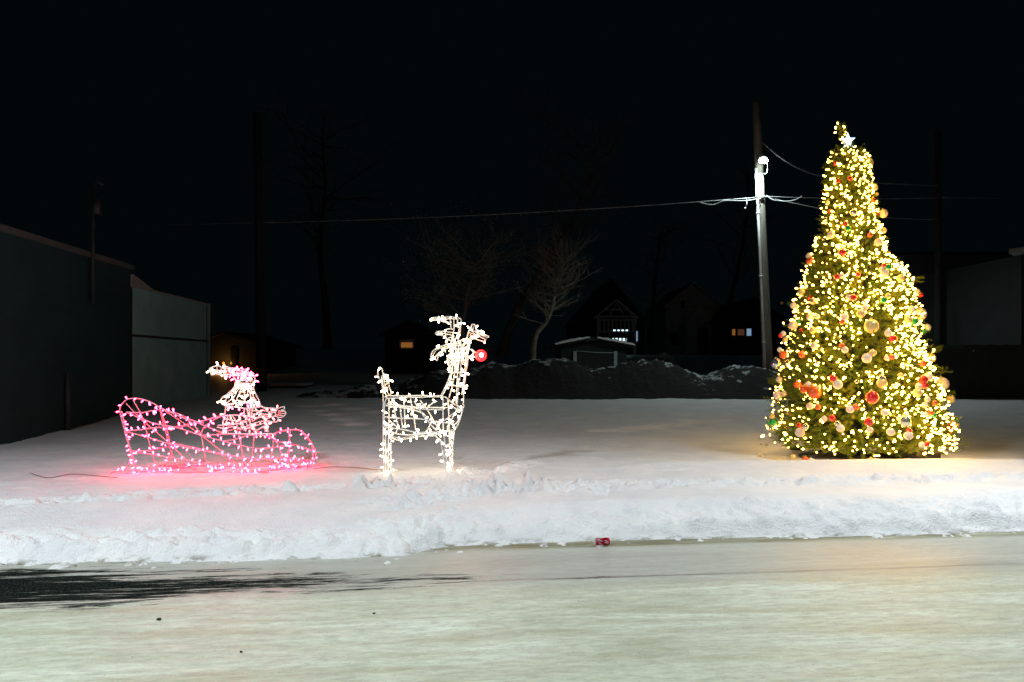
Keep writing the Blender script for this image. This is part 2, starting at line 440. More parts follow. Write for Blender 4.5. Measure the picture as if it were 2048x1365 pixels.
ru = np.concatenate([[-260, -90, -40, -20, -12], np.arange(-8, 8.01, .1), [12, 20, 40, 90, 260]])
rv = np.concatenate([np.arange(-22, -7, 1.0), np.arange(-7, .9, .025)])
RU, RV = np.meshgrid(ru, rv)
RZ = .016 * fbm(RU * .5, RV * 2.5, 61) + .006 * np.abs(fbm(RU * .8, RV * 14, 63)) * 2 + .008 * fbm(RU * 1.5, RV * 8, 62) - .02 * np.exp(-((RV + .8) / .4) ** 2) * (1 - sstep(-1.5, 0, RU))
road = ground_frame(grid_mesh('road', RU, RV, RZ, M['road'])); tag(road, 'icy packed snow road with bare asphalt streaks', kind='structure')

# ------------------------------------------------------------------ light-frame builders
def bulb_geo(c, d, L=.05, r=.0115, n=6):
    c = Vector(c); d = Vector(d).normalized(); a = d.orthogonal().normalized(); b = d.cross(a)
    vs = [tuple(c)]; prof = [(.006, .5), (.022, .85), (.036, 1), (.046, .7)]
    for (h, k) in prof:
        for i in range(n):
            t = 2 * math.pi * i / n
            vs.append(tuple(c + d * (h * L / .05) + (a * math.cos(t) + b * math.sin(t)) * r * k))
    vs.append(tuple(c + d * L)); fs = []
    for i in range(n): fs.append((0, 1 + (i + 1) % n, 1 + i)); fs.append((len(vs) - 1, 1 + 3 * n + i, 1 + 3 * n + (i + 1) % n))
    for j in range(3):
        for i in range(n): fs.append((1 + j * n + i, 1 + j * n + (i + 1) % n, 1 + (j + 1) * n + (i + 1) % n, 1 + (j + 1) * n + i))
    return vs, fs
def make_bulbs(root, items, mat, name='bulb', limit=100, L=.046, r=.0095):
    """items: (point, dir); nearest 100 are parts, the rest one stuff part"""
    items = sorted(items, key=lambda q: q[0][1])
    step = 1
    vs, fs = bulb_geo((0, 0, 0), (0, 0, 1), L, r)
    me = bpy.data.meshes.new(name); me.from_pydata(vs, [], fs); me.materials.append(mat)
    me.polygons.foreach_set('use_smooth', [True] * len(me.polygons))
    for (p, d) in items[:limit]:
        o = bpy.data.objects.new(name, me); COL.objects.link(o); o.parent = root
        o.rotation_mode = 'QUATERNION'; o.rotation_quaternion = Vector((0, 0, 1)).rotation_difference(Vector(d).normalized())
        o.location = Vector(p) - root.location
    if len(items) > limit:
        m = MB()
        rb = random.Random(2)
        for (p, d) in items[limit:]:
            k = rb.choice((.65, .85, 1, 1, 1.25)); m.add(*bulb_geo(p, d, L * k, r * k))
        o = m.build(name + '_cluster', mat, root); o['kind'] = 'stuff'
def bulbs_on(paths, step, rnd, jit=.5):
    out = []
    for pts in paths:
        acc = rnd.uniform(0, step)
        for a, b in zip(pts[:-1], pts[1:]):
            L = (b - a).length
            while acc < L:
                p = a.lerp(b, acc / L)
                t = (b - a).normalized()
                th = rnd.uniform(0, 2 * math.pi); o = t.orthogonal().normalized(); w = t.cross(o)
                d = o * math.cos(th) + w * math.sin(th); d.y *= .55
                if d.length < .2: d = Vector((0, -.2, 1))
                d = d.normalized() + t * rnd.uniform(-jit, jit)
                if p.z + d.z * .05 > .255: out.append((p + d.normalized() * .006, d))
                acc += step * rnd.uniform(.75, 1.3)
            acc -= L
    return out
def trace(lst, fn, Y, k=4):
    """list of point lists in a zoomed crop -> smooth world paths; an optional leading float shifts the depth"""
    out = []
    for pl in lst:
        dy = 0.0; pts = pl
        if isinstance(pl[0], (int, float)): dy = pl[0]; pts = pl[1:]
        w = []
        for i, q in enumerate(pts):
            x, y = fn(q[0], q[1]); yy = Y + dy + (q[2] if len(q) > 2 else 0)
            w.append(P(x, y, yy))
        out.append(smooth_path(w, k) if len(w) > 2 else w)
    return out
def wires(name, paths, r, root, mat=None):
    m = MB()
    for p in paths: m.tube(p, r, 6)
    return m.build(name, mat or M['white_wire'], root)

# ------------------------------------------------------------------ reindeer
YR = 8.92
z7 = lambda x, y: (740 + x * .1759, 720 + y * .1759)
z6 = lambda x, y: (840 + x * .0879, 610 + y * .0879)
deer = empty('reindeer_light', (P(830, 945, YR).x, YR, gz(P(830, 945, YR).x, YR)), label='glowing white wire frame reindeer with a red nose standing on the snow', cat='light figure')
N, Fa = -.14, .14
body = trace([
 [N, (185, 440), (400, 428), (600, 425), (830, 420), (885, 450)], [Fa, (170, 425), (210, 408), (400, 412), (600, 405), (700, 415), (830, 405)],
 [N, (170, 520), (300, 530), (430, 545), (600, 562), (820, 568)], [Fa, (190, 500), (430, 530), (620, 540), (880, 545)],
 [N, (165, 650), (330, 665), (560, 672), (700, 695), (760, 705), (880, 718), (930, 720)],
 [N, (165, 765), (240, 775), (400, 800), (540, 825), (700, 825), (840, 818), (960, 795)],
 [Fa, (215, 850), (260, 895), (330, 915), (460, 890), (700, 855), (760, 880), (830, 940)],
 [0, (200, 800), (300, 840), (430, 855), (600, 840), (700, 835), (760, 845), (830, 830)],
 [N, (220, 870), (330, 890), (450, 880), (560, 850), (700, 870), (800, 830)],
 [Fa, (270, 440), (275, 560), (330, 790)], [N, (345, 550), (370, 780)], [N, (385, 440), (400, 790)], [Fa, (460, 440), (490, 600), (520, 800)],
 [N, (500, 470), (560, 560), (640, 680), (760, 810)], [Fa, (570, 460), (660, 580), (740, 720), (790, 800)], [0, (260, 450), (300, 500), (400, 540)],
 [0, (700, 700), (650, 800), (600, 840)], [0, (650, 560), (700, 500), (760, 470)], [0, (215, 540), (330, 540), (560, 590), (640, 640)],
 [0, (230, 700), (270, 730), (310, 780), (290, 840)],
 [0, (885, 450, N), (960, 505), (1060, 560)], [0, (1000, 540), (950, 640), (900, 730)], [0, (1060, 530), (1035, 640), (1000, 740), (965, 800)],
 [N, (830, 420), (830, 560), (835, 820)], [Fa, (885, 450), (895, 600), (900, 820)], [0, (930, 520), (980, 560), (1050, 560), (1070, 520)],
 [0, (960, 600), (920, 700), (880, 760), (900, 820), (965, 800)],
 [N, (165, 765), (160, 600), (165, 500), (185, 440)], [Fa, (215, 430), (215, 600), (215, 850)],
 [0, (1020, 640), (1000, 700), (940, 760)], [N, (835, 700), (900, 650), (960, 600)],
], z7, YR)
wires('body_frame', body, .0078, deer)
legs = {
 'rear_near': [[N, (152, 480), (150, 760), (152, 1000), (158, 1300)], [N, (180, 760), (178, 1000), (180, 1300)], [N, (150, 900), (180, 940), (150, 1000), (182, 1060), (152, 1120), (182, 1180), (152, 1240), (180, 1290)]],
 'rear_far': [[Fa, (212, 780), (208, 1000), (206, 1290)], [Fa, (240, 860), (238, 1000), (236, 1290)], [Fa, (208, 940), (238, 990), (208, 1050), (238, 1110), (206, 1170), (236, 1240)]],
 'front_near': [[N, (760, 880), (805, 950), (830, 1060), (862, 1300)], [N, (830, 820), (855, 960), (885, 1300)], [N, (815, 960), (860, 1000), (835, 1070), (872, 1130), (850, 1200), (885, 1260)]],
 'front_far': [[Fa, (900, 820), (905, 960), (912, 1290)], [Fa, (960, 795), (950, 900), (940, 1000), (945, 1290)], [Fa, (905, 900), (950, 950), (908, 1010), (945, 1070), (910, 1130), (945, 1190), (912, 1250)]],
}
leg_paths = []
for k_, ls in legs.items():
    pp = trace(ls, z7, YR); leg_paths += pp
    wires('leg', pp, .0078, deer)
tail = trace([[(150, 480), (140, 300), (100, 200), (88, 130), (108, 85), (138, 105), (150, 180), (172, 300), (215, 400)], [.08, (190, 430), (150, 300), (130, 180)],
              [.08, (150, 150), (210, 200), (215, 300), (240, 360), (225, 410)], [(130, 190), (210, 190, .08), (140, 245), (212, 250, .08), (150, 310), (222, 310, .08)]], z7, YR)
wires('tail', tail, .007, deer)
neck = trace([[N, (810, 400), (860, 300), (905, 190), (925, 110), (900, 60), (905, 0), (930, -70)], [Fa, (830, 390), (880, 300), (920, 200), (940, 60), (935, -60)],
              [N * .6, (900, 430), (940, 280), (965, 110), (960, 0), (955, -80)], [N, (990, 520), (1008, 300), (1028, 150), (1035, 0), (1020, -90)],
              [Fa, (1060, 520), (1072, 300), (1098, 100), (1112, 0), (1110, -60)], [0, (1045, 400), (1078, 150), (1090, 20)], [0, (980, 500), (990, 260), (1000, 60), (995, -60)],
              [0, (860, 300, N), (940, 290), (1008, 300), (1072, 300, Fa)], [0, (910, 170, N), (970, 140), (1030, 150), (1095, 120, Fa)], [0, (900, 30, N), (960, 0), (1035, 10), (1110, 10, Fa)],
              [0, (880, 110), (930, 40), (880, 0), (900, -60)]], z7, YR)
wires('neck_frame', neck, .0078, deer)
head = trace([[-.1, (720, 900), (800, 880), (900, 890), (960, 920), (1000, 1020)], [.1, (700, 930), (820, 920), (930, 930), (1000, 1000)],
              [-.06, (1000, 1020), (1100, 1010), (1200, 1025), (1228, 1080), (1190, 1145), (1120, 1175), (1040, 1150), (1000, 1100), (1000, 1020)],
              [.05, (1000, 1040), (1100, 1000), (1190, 1040), (1215, 1090), (1170, 1150), (1090, 1190), (1010, 1140)], [0, (1090, 1170), (1070, 1250), (1050, 1365)],
              [-.1, (720, 900), (690, 1000), (700, 1100), (640, 1190), (650, 1365)], [-.1, (760, 900), (745, 1050), (755, 1200), (740, 1365)], [-.1, (820, 890), (815, 1050), (820, 1200), (820, 1365)],
              [.1, (870, 900), (880, 1050), (885, 1200), (880, 1365)], [.1, (930, 910), (935, 1050), (950, 1200), (970, 1365)], [0, (700, 1000), (820, 1010), (940, 1010), (1010, 1030)],
              [0, (690, 1100), (820, 1110), (940, 1110), (1000, 1120)], [0, (660, 1190), (800, 1200), (960, 1200)], [-.1, (960, 920), (900, 1010), (800, 1100), (700, 1180)], [0, (1040, 1160), (1040, 1270), (1000, 1365)],
              [.05, (980, 1050), (960, 1200), (990, 1320)]], z6, YR)
wires('head_frame', head, .0078, deer)
ant1 = trace([[-.12, (820, 890), (870, 800), (900, 700), (920, 560), (937, 400), (930, 330), (890, 300), (800, 293), (700, 272), (560, 278), (280, 295), (228, 335), (240, 372), (280, 360), (370, 350), (480, 372), (600, 400), (720, 400)],
              [-.08, (780, 880), (800, 800), (865, 700), (885, 600), (900, 480)], [-.12, (700, 880), (740, 720), (772, 560), (770, 400), (770, 290)], [-.08, (710, 540), (700, 440), (690, 330), (700, 300)], [-.1, (290, 318), (500, 330), (700, 318), (860, 330)],
              [-.12, (760, 556), (620, 550), (560, 600), (400, 610), (360, 650), (380, 680), (520, 700), (600, 770), (700, 810)], [-.08, (400, 640), (560, 655), (720, 690)], [-.08, (600, 610), (780, 640), (870, 655)], [-.1, (560, 600), (580, 690), (600, 770)],
              [-.12, (740, 880), (640, 900), (470, 950), (350, 1010), (280, 1070), (250, 1150), (252, 1230)], [-.08, (700, 970), (600, 990), (450, 1080), (380, 1150), (342, 1210), (390, 1270), (402, 1170), (430, 1080)], [-.1, (640, 950), (450, 990), (330, 1080), (290, 1180)],
              [-.1, (700, 440), (600, 380), (480, 340)], [-.1, (560, 930), (575, 1000), (580, 1090)], [-.1, (640, 760), (720, 740), (790, 800)], [-.1, (860, 330), (850, 430), (870, 520)], [-.1, (700, 840), (790, 780), (880, 760)]], z6, YR)
wires('antler', ant1, .0068, deer)
ant2 = trace([[.12, (960, 920), (1040, 820), (1080, 720), (1100, 620), (1160, 520), (1180, 460), (1215, 440), (1250, 460), (1270, 540), (1350, 600), (1480, 680), (1562, 720), (1540, 745), (1480, 722), (1400, 690), (1250, 600)],
              [.12, (1020, 980), (1120, 900), (1170, 790), (1230, 760), (1330, 800), (1450, 840), (1465, 890)], [.1, (1130, 700), (1200, 640), (1300, 700), (1450, 770), (1490, 800), (1450, 840)],
              [.1, (1090, 640), (1160, 640), (1130, 760), (1050, 850), (980, 950)], [.1, (1215, 500), (1200, 600), (1240, 740)], [.1, (1270, 560), (1300, 640), (1290, 760)], [.08, (1160, 540), (1230, 600), (1350, 660), (1500, 700)],
              [.1, (1050, 850), (1120, 880)], [.1, (1080, 760), (1160, 800)], [.14, (1190, 700), (1110, 800), (1040, 900)]], z6, YR)
wires('antler', ant2, .0068, deer)
npos = P(840 + 1385 * .0879, 610 + 1155 * .0879, YR)
wires('nose_stem', [[P(840 + 1225 * .0879, 610 + 1055 * .0879, YR), npos]], .005, deer)
MB().sphere(npos, .068, 18, 12).build('nose', M['nose'], deer)
MB().sphere(npos + Vector((.006, -.048, .004)), .029, 14, 10).build('nose_bulb', M['nose_core'], deer)
rnd = random.Random(11)
items = bulbs_on(body, .15, rnd) + bulbs_on(leg_paths, .13, rnd) + bulbs_on(tail + neck, .14, rnd) + bulbs_on(head, .13, rnd) + bulbs_on(ant1 + ant2, .13, rnd)
make_bulbs(deer, items, M['bulb_warm'])
print('deer bulbs', len(items))

# ------------------------------------------------------------------ sleigh
YS = 8.80; SN, SF = 0.0, .55
zs = lambda x, y: (200 + x * .2441, 700 + y * .2441)
sx_ = P(430, 950, YS).x
sleigh = empty('sleigh_light', (sx_, YS + .25, gz(sx_, YS + .25)), label='glowing pink wire frame sleigh with a high curled back, on the snow', cat='light figure')
rear = trace([[SN, (318, 1045), (290, 960), (268, 880), (240, 800), (210, 690), (180, 580), (163, 480), (215, 410), (285, 398), (350, 405), (430, 435), (490, 472), (560, 505), (650, 545), (740, 590), (830, 690)],
              [SN, (300, 1020), (262, 850), (232, 760), (190, 560), (175, 500)], [SF, (490, 475), (545, 640), (575, 780), (572, 880), (530, 950)]], zs, YS)
wires('back_frame', rear[:2], .0074, sleigh, M['red_wire']); wires('back_frame', rear[2:], .0074, sleigh, M['red_wire'])
side = trace([
 [(215, 510), (340, 515), (430, 497), (500, 490, SF)], [(215, 510), (350, 570), (470, 610), (640, 640), (830, 703), (1000, 745), (1260, 805), (1440, 800), (1570, 772, .3)],
 [(212, 665), (330, 655), (450, 637), (540, 635), (640, 630, .3), (850, 580, .4), (1010, 535, .4)], [(215, 670), (400, 720), (560, 768), (860, 830), (1150, 882), (1380, 895), (1560, 880, .3)],
 [(250, 830), (400, 825), (565, 790, SF)], [(250, 830), (400, 855), (620, 890), (900, 940), (1230, 965)],
 [(580, 762, SF), (1000, 850, SF), (1230, 900, SF), (1400, 890, SF), (1540, 880, SF)],
 [SF, (500, 485), (640, 525), (760, 580), (850, 600)], [SF, (640, 640), (850, 580), (960, 545)],
 [SF, (840, 700), (1100, 690), (1380, 700), (1470, 670), (1570, 655)], [(1000, 750), (1100, 735), (1230, 700), (1400, 705)], [(1300, 810), (1440, 800), (1570, 775, .3), (1670, 800, SF), (1755, 830, SF)],
 [(1380, 705), (1460, 750), (1570, 775, .3)], [(1540, 880, .3), (1600, 910, SF), (1740, 912, SF)], [SF, (1230, 900), (1500, 885), (1740, 910)],
 [SF, (830, 690), (850, 640), (900, 595), (950, 565), (1010, 540)], [SF, (760, 580), (900, 640), (1000, 680)],
], zs, YS)
wires('side_frame', side, .0074, sleigh, M['red_wire'])
braces = trace([[SN, (270, 410), (350, 560), (400, 750), (470, 985)], [SN, (215, 440), (340, 570), (560, 760), (790, 985)], [.3, (490, 490), (540, 680), (625, 970)], [.3, (500, 480), (830, 700), (1140, 955)],
                [SN, (830, 700), (882, 1000)], [SF, (1110, 570), (1190, 960)], [SF, (1270, 640), (1235, 975)], [SN, (1425, 700), (1400, 985)], [SF, (1560, 660), (1530, 955)], [SN, (1145, 700), (1190, 1000)], [SF, (1000, 680), (1200, 640), (1430, 740)]], zs, YS)
[wires('brace', [q], .0056, sleigh, M['red_wire']) for q in braces]
front = trace([[SF, (1400, 700), (1480, 665), (1570, 655), (1650, 665), (1720, 740), (1765, 830), (1760, 900), (1700, 965)], [SN, (1425, 735), (1470, 800), (1482, 870), (1465, 950)], [.3, (1545, 660), (1555, 780), (1540, 880), (1530, 960)],
               [SF, (1650, 670), (1730, 760), (1745, 850), (1740, 930)]], zs, YS)
[wires('front_frame', [q], .0074, sleigh, M['red_wire']) for q in front]
run = trace([[SN, (80, 1055), (84, 1018), (110, 1003), (200, 992), (330, 992), (560, 997), (820, 1003), (1200, 1010), (1400, 1000)], [SN, (250, 830), (252, 880), (232, 940), (195, 990)],
             [SF, (520, 955), (800, 950), (1200, 955), (1500, 950), (1740, 940)], [SN, (330, 1010), (560, 1012), (850, 1015), (1200, 1015), (1450, 985), (1700, 950, SF)],
             [0, (470, 985), (620, 970, .3), (800, 955, SF)], [0, (880, 1000), (1000, 980, .3), (1140, 955, SF)], [0, (1190, 1005), (1400, 985, .2), (1530, 955, SF)]], zs, YS)
wires('runner', run, .0074, sleigh, M['red_wire'])
rnd = random.Random(12)
items = bulbs_on(rear + front, .085, rnd) + bulbs_on(side, .095, rnd) + bulbs_on(run, .07, rnd) + bulbs_on(braces[:2] + braces[8:], .3, rnd)
make_bulbs(sleigh, items, M['bulb_pink'], L=.038, r=.0080); print('sleigh bulbs', len(items))

# ------------------------------------------------------------------ seated wire figure
YF = 9.05; z5 = lambda x, y: (400 + x * .1172, 720 + y * .1172)
fx = P(480, 870, YF).x
fig = empty('seated_figure_light', (fx, YF, P(480, 868, YF).z), label='glowing wire frame figure in a long pointed cap seated in the pink sleigh', cat='light figure')
a_, b_ = -.12, .12
hat = trace([[a_, (160, 150), (220, 120), (310, 100), (390, 140), (440, 120)], [a_, (200, 260), (250, 230), (320, 250), (430, 250)], [a_, (160, 150), (175, 210), (200, 260)], [a_, (215, 140), (222, 235)], [b_, (290, 120), (295, 240)], [a_, (360, 130), (370, 245)],
             [0, (420, 120), (440, 180), (420, 300)], [b_, (200, 160), (300, 180), (420, 190)]], z5, YF)
cap = trace([[a_, (440, 112), (540, 140), (640, 150), (740, 160), (840, 210), (900, 240), (935, 300), (942, 370)], [a_, (430, 250), (540, 260), (600, 330), (615, 365)], [a_, (480, 190), (640, 230), (760, 230), (860, 290), (900, 350)], [b_, (560, 260), (720, 270), (820, 310), (860, 360)],
             [0, (540, 140), (520, 260)], [0, (640, 150), (620, 280)], [0, (740, 160), (700, 250), (700, 360)], [0, (840, 210), (780, 260), (770, 350)], [b_, (460, 150), (640, 180), (800, 220), (920, 300)]], z5, YF)
wires('cap_tip', hat, .0072, fig); wires('cap', cap, .0072, fig)
beard = trace([[0, (595, 390, 0), (680, 358, a_), (760, 352, a_), (860, 362, a_), (930, 390, 0), (860, 440, b_), (750, 450, b_), (640, 430, b_), (595, 390, 0)], [a_, (600, 410), (760, 400), (930, 410)], [b_, (600, 430), (760, 430), (930, 430)],
             [a_, (600, 425), (560, 500), (460, 590), (380, 640), (352, 700), (380, 760), (450, 780), (540, 770), (600, 742), (700, 730), (860, 750), (1010, 780)], [a_, (640, 430), (585, 560), (490, 620), (440, 680), (450, 740), (500, 700), (590, 620), (650, 500)],
             [a_, (720, 440), (650, 620), (600, 740)], [a_, (770, 440), (760, 560), (750, 700)], [0, (770, 560), (700, 545), (650, 620)], [b_, (820, 440), (810, 600), (760, 700), (860, 745), (860, 600), (830, 520)],
             [a_, (905, 430), (930, 540), (980, 640), (1010, 700), (1030, 780)], [b_, (870, 450), (900, 600), (960, 700), (1000, 770)], [b_, (400, 650), (500, 590), (580, 520)], [0, (640, 690), (760, 720), (900, 745)], [0, (390, 740), (470, 760), (560, 740)],
             [0, (640, 440), (700, 500), (780, 470), (850, 520), (920, 480)], [0, (880, 640), (940, 700), (1010, 740)]], z5, YF)
wires('head_and_beard', beard, .0074, fig)
torso = trace([[a_, (440, 780), (430, 880), (400, 1000), (400, 1130), (380, 1260)], [a_, (440, 800), (620, 805), (760, 830), (900, 820), (1050, 795)], [a_, (760, 830), (760, 950), (850, 1060), (880, 1190)], [b_, (850, 830), (850, 1000), (860, 1150)], [0, (940, 830), (1060, 960), (1140, 1100), (1160, 1230)],
             [a_, (430, 950), (600, 945), (800, 960), (900, 960)], [b_, (400, 1000), (600, 1040), (800, 1050)], [a_, (300, 1120), (500, 1110), (640, 1090), (800, 1060)], [a_, (800, 830), (820, 940), (790, 1050), (820, 1160)], [b_, (900, 820), (880, 940), (900, 1060)],
             [a_, (560, 960), (620, 1080), (640, 1180)], [b_, (470, 960), (450, 1060), (400, 1130)], [0, (290, 1150), (420, 1170), (560, 1140), (700, 1190)]], z5, YF)
wires('torso_frame', torso, .0072, fig)
arm = trace([[a_ * 1.6, (1050, 790), (1130, 820), (1330, 830)], [a_ * 1.6, (900, 870), (1010, 880), (1080, 930), (1180, 920), (1130, 850), (1050, 800)], [a_ * 1.4, (780, 960), (940, 990), (1080, 960), (1200, 970), (1290, 960)], [a_ * 1.6, (900, 1040), (1040, 980), (1130, 1040), (1280, 1060), (1330, 1040), (1335, 975)],
           [a_ * 1.2, (1060, 860), (1200, 890), (1300, 900)], [a_ * 1.6, (1200, 830), (1230, 900), (1200, 970)], [a_ * 1.2, (1120, 1030), (1180, 990), (1280, 960)]], z5, YF)
wires('arm', arm, .0072, fig)
mit = trace([[a_ * 1.6, (1320, 840), (1350, 822), (1430, 800), (1442, 815), (1435, 842), (1380, 868), (1445, 876), (1466, 915), (1432, 960), (1380, 982), (1300, 970), (1290, 900), (1320, 840)], [a_, (1330, 905), (1450, 918)], [a_, (1340, 872), (1440, 880)], [a_, (1300, 940), (1420, 950)]], z5, YF)
wires('mitten', mit, .0064, fig)
legp = trace([[a_, (700, 1190), (850, 1110), (1060, 1050), (1180, 1070)], [b_, (740, 1200), (900, 1140), (1100, 1080)], [a_, (930, 1220), (1060, 1150), (1170, 1100)], [0, (920, 1090), (920, 1230)], [0, (1110, 1120), (1110, 1230)], [0, (1155, 1100), (1162, 1240)], [b_, (960, 1210), (1140, 1120)],
            [a_, (380, 1260), (560, 1260), (800, 1265), (1100, 1260), (1250, 1265)]], z5, YF)
wires('leg', legp, .0064, fig)
rnd = random.Random(13)
white = bulbs_on(hat, .075, rnd) + bulbs_on(beard, .11, rnd)
pinkish = bulbs_on(torso, .12, rnd) + bulbs_on(arm, .12, rnd) + bulbs_on(legp, .12, rnd)
pink = bulbs_on(cap, .05, rnd) + bulbs_on(torso[:3], .12, rnd)
make_bulbs(fig, white, M['bulb_warm'], limit=50); make_bulbs(fig, pinkish, M['bulb_mix'], 'pale_bulb', limit=25); make_bulbs(fig, pink, M['bulb_pink'], 'pink_bulb', limit=25)
print('fig bulbs', len(white), len(pinkish), len(pink))

# ------------------------------------------------------------------ Christmas tree
YT = 10.9
prof = [(297, 1688, 1714), (303, 1674, 1733), (315, 1666, 1741), (350, 1657, 1750), (400, 1654, 1757), (440, 1650, 1765), (480, 1638, 1775), (510, 1627, 1783), (540, 1612, 1812), (570, 1604, 1828), (600, 1597, 1838), (640, 1584, 1845), (700, 1567, 1858), (750, 1557, 1874), (800, 1547, 1893), (850, 1537, 1908), (900, 1527, 1916), (925, 1525, 1914)]
pz = np.array([H - (q[0] - HZ) / F * YT for q in prof])[::-1]
pc = np.array([((q[1] + q[2]) / 2 - 1024) / F * YT for q in prof])[::-1]
pc = pc * .988
pr = np.array([(q[2] - q[1]) / 2 / F * YT for q in prof])[::-1] * .93
ztop = float(pz[-1]); zbot = float(pz[0])
def TC(z): return float(np.interp(z, pz, pc))
def TR(z): return float(np.interp(z, pz, pr))
tbx = TC(.2); tbz = gz(tbx, YT)
tree = empty('christmas_tree', (tbx, YT, tbz), label='tall artificial Christmas tree covered in warm white lights, standing on the snow', cat='christmas tree')
m = MB(); m.tube([(tbx, YT, tbz - .1), (TC(2.5), YT, 2.5), (TC(4.7), YT, 4.75)], [.055, .05, .03], 10); m.build('trunk', M['metal_dark'], tree)
m = MB()
for a in range(6):
    an = a * math.pi / 3 + .3; d = Vector((math.cos(an), math.sin(an), 0))
    m.tube([Vector((tbx, YT, tbz + .2)), Vector((tbx, YT, tbz + .03)) + d * .9], .022, 6); m.box(Vector((tbx, YT, tbz + .03)) + d * .9, (.12, .12, .05))
m.tube([(tbx - .75, YT - .85, tbz + .05), (tbx - .2, YT - .87, tbz + .09), (tbx + .5, YT - .9, tbz + .08)], .014, 6); m.tube([(tbx - .30, YT - .85, tbz - .05), (tbx - .30, YT - .85, tbz + .25)], .045, 8)
m.box((tbx + .42, YT - .92, tbz + .12), (.5, .12, .10)); m.build('stand', M['metal_dark'], tree)
r_ = random.Random(5)
def sprig(m, c, d, L, nn, r_):
    """a branch tip: short stem carrying many thin needles"""
    c = Vector(c); d = Vector(d).normalized(); a = d.orthogonal().normalized(); b = d.cross(a)
    v = m.v; f = m.f
    for i in range(nn):
        s = r_.random(); th = r_.uniform(0, 6.283); base = c + d * (L * (s * .95))
        o = a * math.cos(th) + b * math.sin(th)
        ln = r_.uniform(.035, .06) * (1.1 - .4 * s)
        tip = base + o * ln * .85 + d * ln * r_.uniform(.3, .8)
        w = (d.cross(o)) * r_.uniform(.0028, .0045)
        k = len(v); v.append(tuple(base - w)); v.append(tuple(base + w)); v.append(tuple(tip)); f.append((k, k + 1, k + 2))
tiers = []
def bough(an, z):
    x_ = np.array([math.cos(an) * TR(z) * 3.2 + 7 * math.sin(an)]); n1 = float(vnoise(x_ + 40, np.array([z * 3.4 + 9]), 55)[0]); n2 = float(vnoise(x_ * 2.1 + 90, np.array([z * 7.5]), 56)[0])
    return 1.0 - .15 * (1 - n1) ** 1.5 + .07 * (n2 - .5)
NT_ = 7
for i in range(NT_): tiers.append(MB())
stems = MB(); tips = []
nspr = 0
zz = np.linspace(0, 1, 4000)
def rand_surface(r_, bias=1.0):
    while True:
        z = r_.uniform(zbot + .24, ztop)
        if r_.random() < TR(z) / 1.42 + .06: return z
dark = [(1737, 700, 34), (1700, 690, 18), (1737, 480, 16), (1700, 835, 26), (1815, 905, 30), (1760, 870, 22), (1700, 770, 15), (1745, 790, 22), (1765, 650, 25), (1690, 900, 18), (1600, 905, 12), (1540, 742, 10)]
for i in range(11500):
    z = rand_surface(r_); an = r_.uniform(0, 6.283)
    if math.sin(an) > .2 and r_.random() < .5: continue
    R0 = TR(z); lump = bough(an, z)
    inner = r_.random()
    rr = R0 * lump * (r_.uniform(.84, .97) if inner < .72 else r_.uniform(.45, .84))
    L = r_.uniform(.11, .17)
    if r_.random() < .03: rr = R0 * r_.uniform(1.0, 1.05)
    d = Vector((math.cos(an) * 1.0, math.sin(an) * 1.0, r_.uniform(-.35, .55))) + Vector((r_.uniform(-.5, .5), r_.uniform(-.5, .5), 0))
    rr = max(rr - L * .55, .02)
    c = Vector((TC(z) + math.cos(an) * rr, YT + math.sin(an) * rr, z))
    k = min(NT_ - 1, int((z - zbot) / (ztop - zbot) * NT_))
    sprig(tiers[k], c, d, L, 30 if math.sin(an) < .3 else 18, r_)
    if r_.random() < .03: stems.tube([Vector((TC(z), YT, z + .05 * R0)), c], [.009, .004], 4)
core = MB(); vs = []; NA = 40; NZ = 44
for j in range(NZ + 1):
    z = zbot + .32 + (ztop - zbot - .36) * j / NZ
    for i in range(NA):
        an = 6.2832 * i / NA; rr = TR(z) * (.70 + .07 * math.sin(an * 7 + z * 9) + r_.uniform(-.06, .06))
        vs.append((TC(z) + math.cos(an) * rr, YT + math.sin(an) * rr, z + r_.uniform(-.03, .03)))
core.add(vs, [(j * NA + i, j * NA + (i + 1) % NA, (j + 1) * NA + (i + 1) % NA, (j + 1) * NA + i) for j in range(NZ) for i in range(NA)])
core.build('inner_boughs_shade', simple('shaded_needles', (.012, .022, .006), .9, var=.5, scale=12), tree, smooth=False)  # added inner cone; deep shade between the sprigs is put into its dark colour
# protruding branches seen in the outline
for (px, py, dx) in ((1888, 745, .9), (1640, 478, -1), (1836, 560, .9), (1872, 700, .8), (1900, 790, .8), (1548, 765, -.9), (1540, 800, -.8), (1585, 610, -.9)):
    q = P(px, py, YT); z = q.z
    for j in range(5):
        sprig(tiers[min(NT_ - 1, max(0, int((z - zbot) / (ztop - zbot) * NT_)))], q + Vector((-dx * .12 + r_.uniform(-.03, .03), r_.uniform(-.05, .05), r_.uniform(-.03, .03))), (dx, r_.uniform(-.3, .3), r_.uniform(-.1, .3)), .18, 34, r_)
# leader curling over at the top
lead = smooth_path([P(1703, 305, YT), P(1701, 292, YT), P(1690, 278, YT), P(1684, 262, YT), P(1681, 250, YT)], 5)
for i, p in enumerate(lead):
    for j in range(4): sprig(tiers[-1], p, (r_.uniform(-1, 1), r_.uniform(-1, 1), r_.uniform(-.6, .8)), .07, 20, r_)
for k, tm in enumerate(tiers): tm.build('foliage', M['needles'], tree, smooth=False)
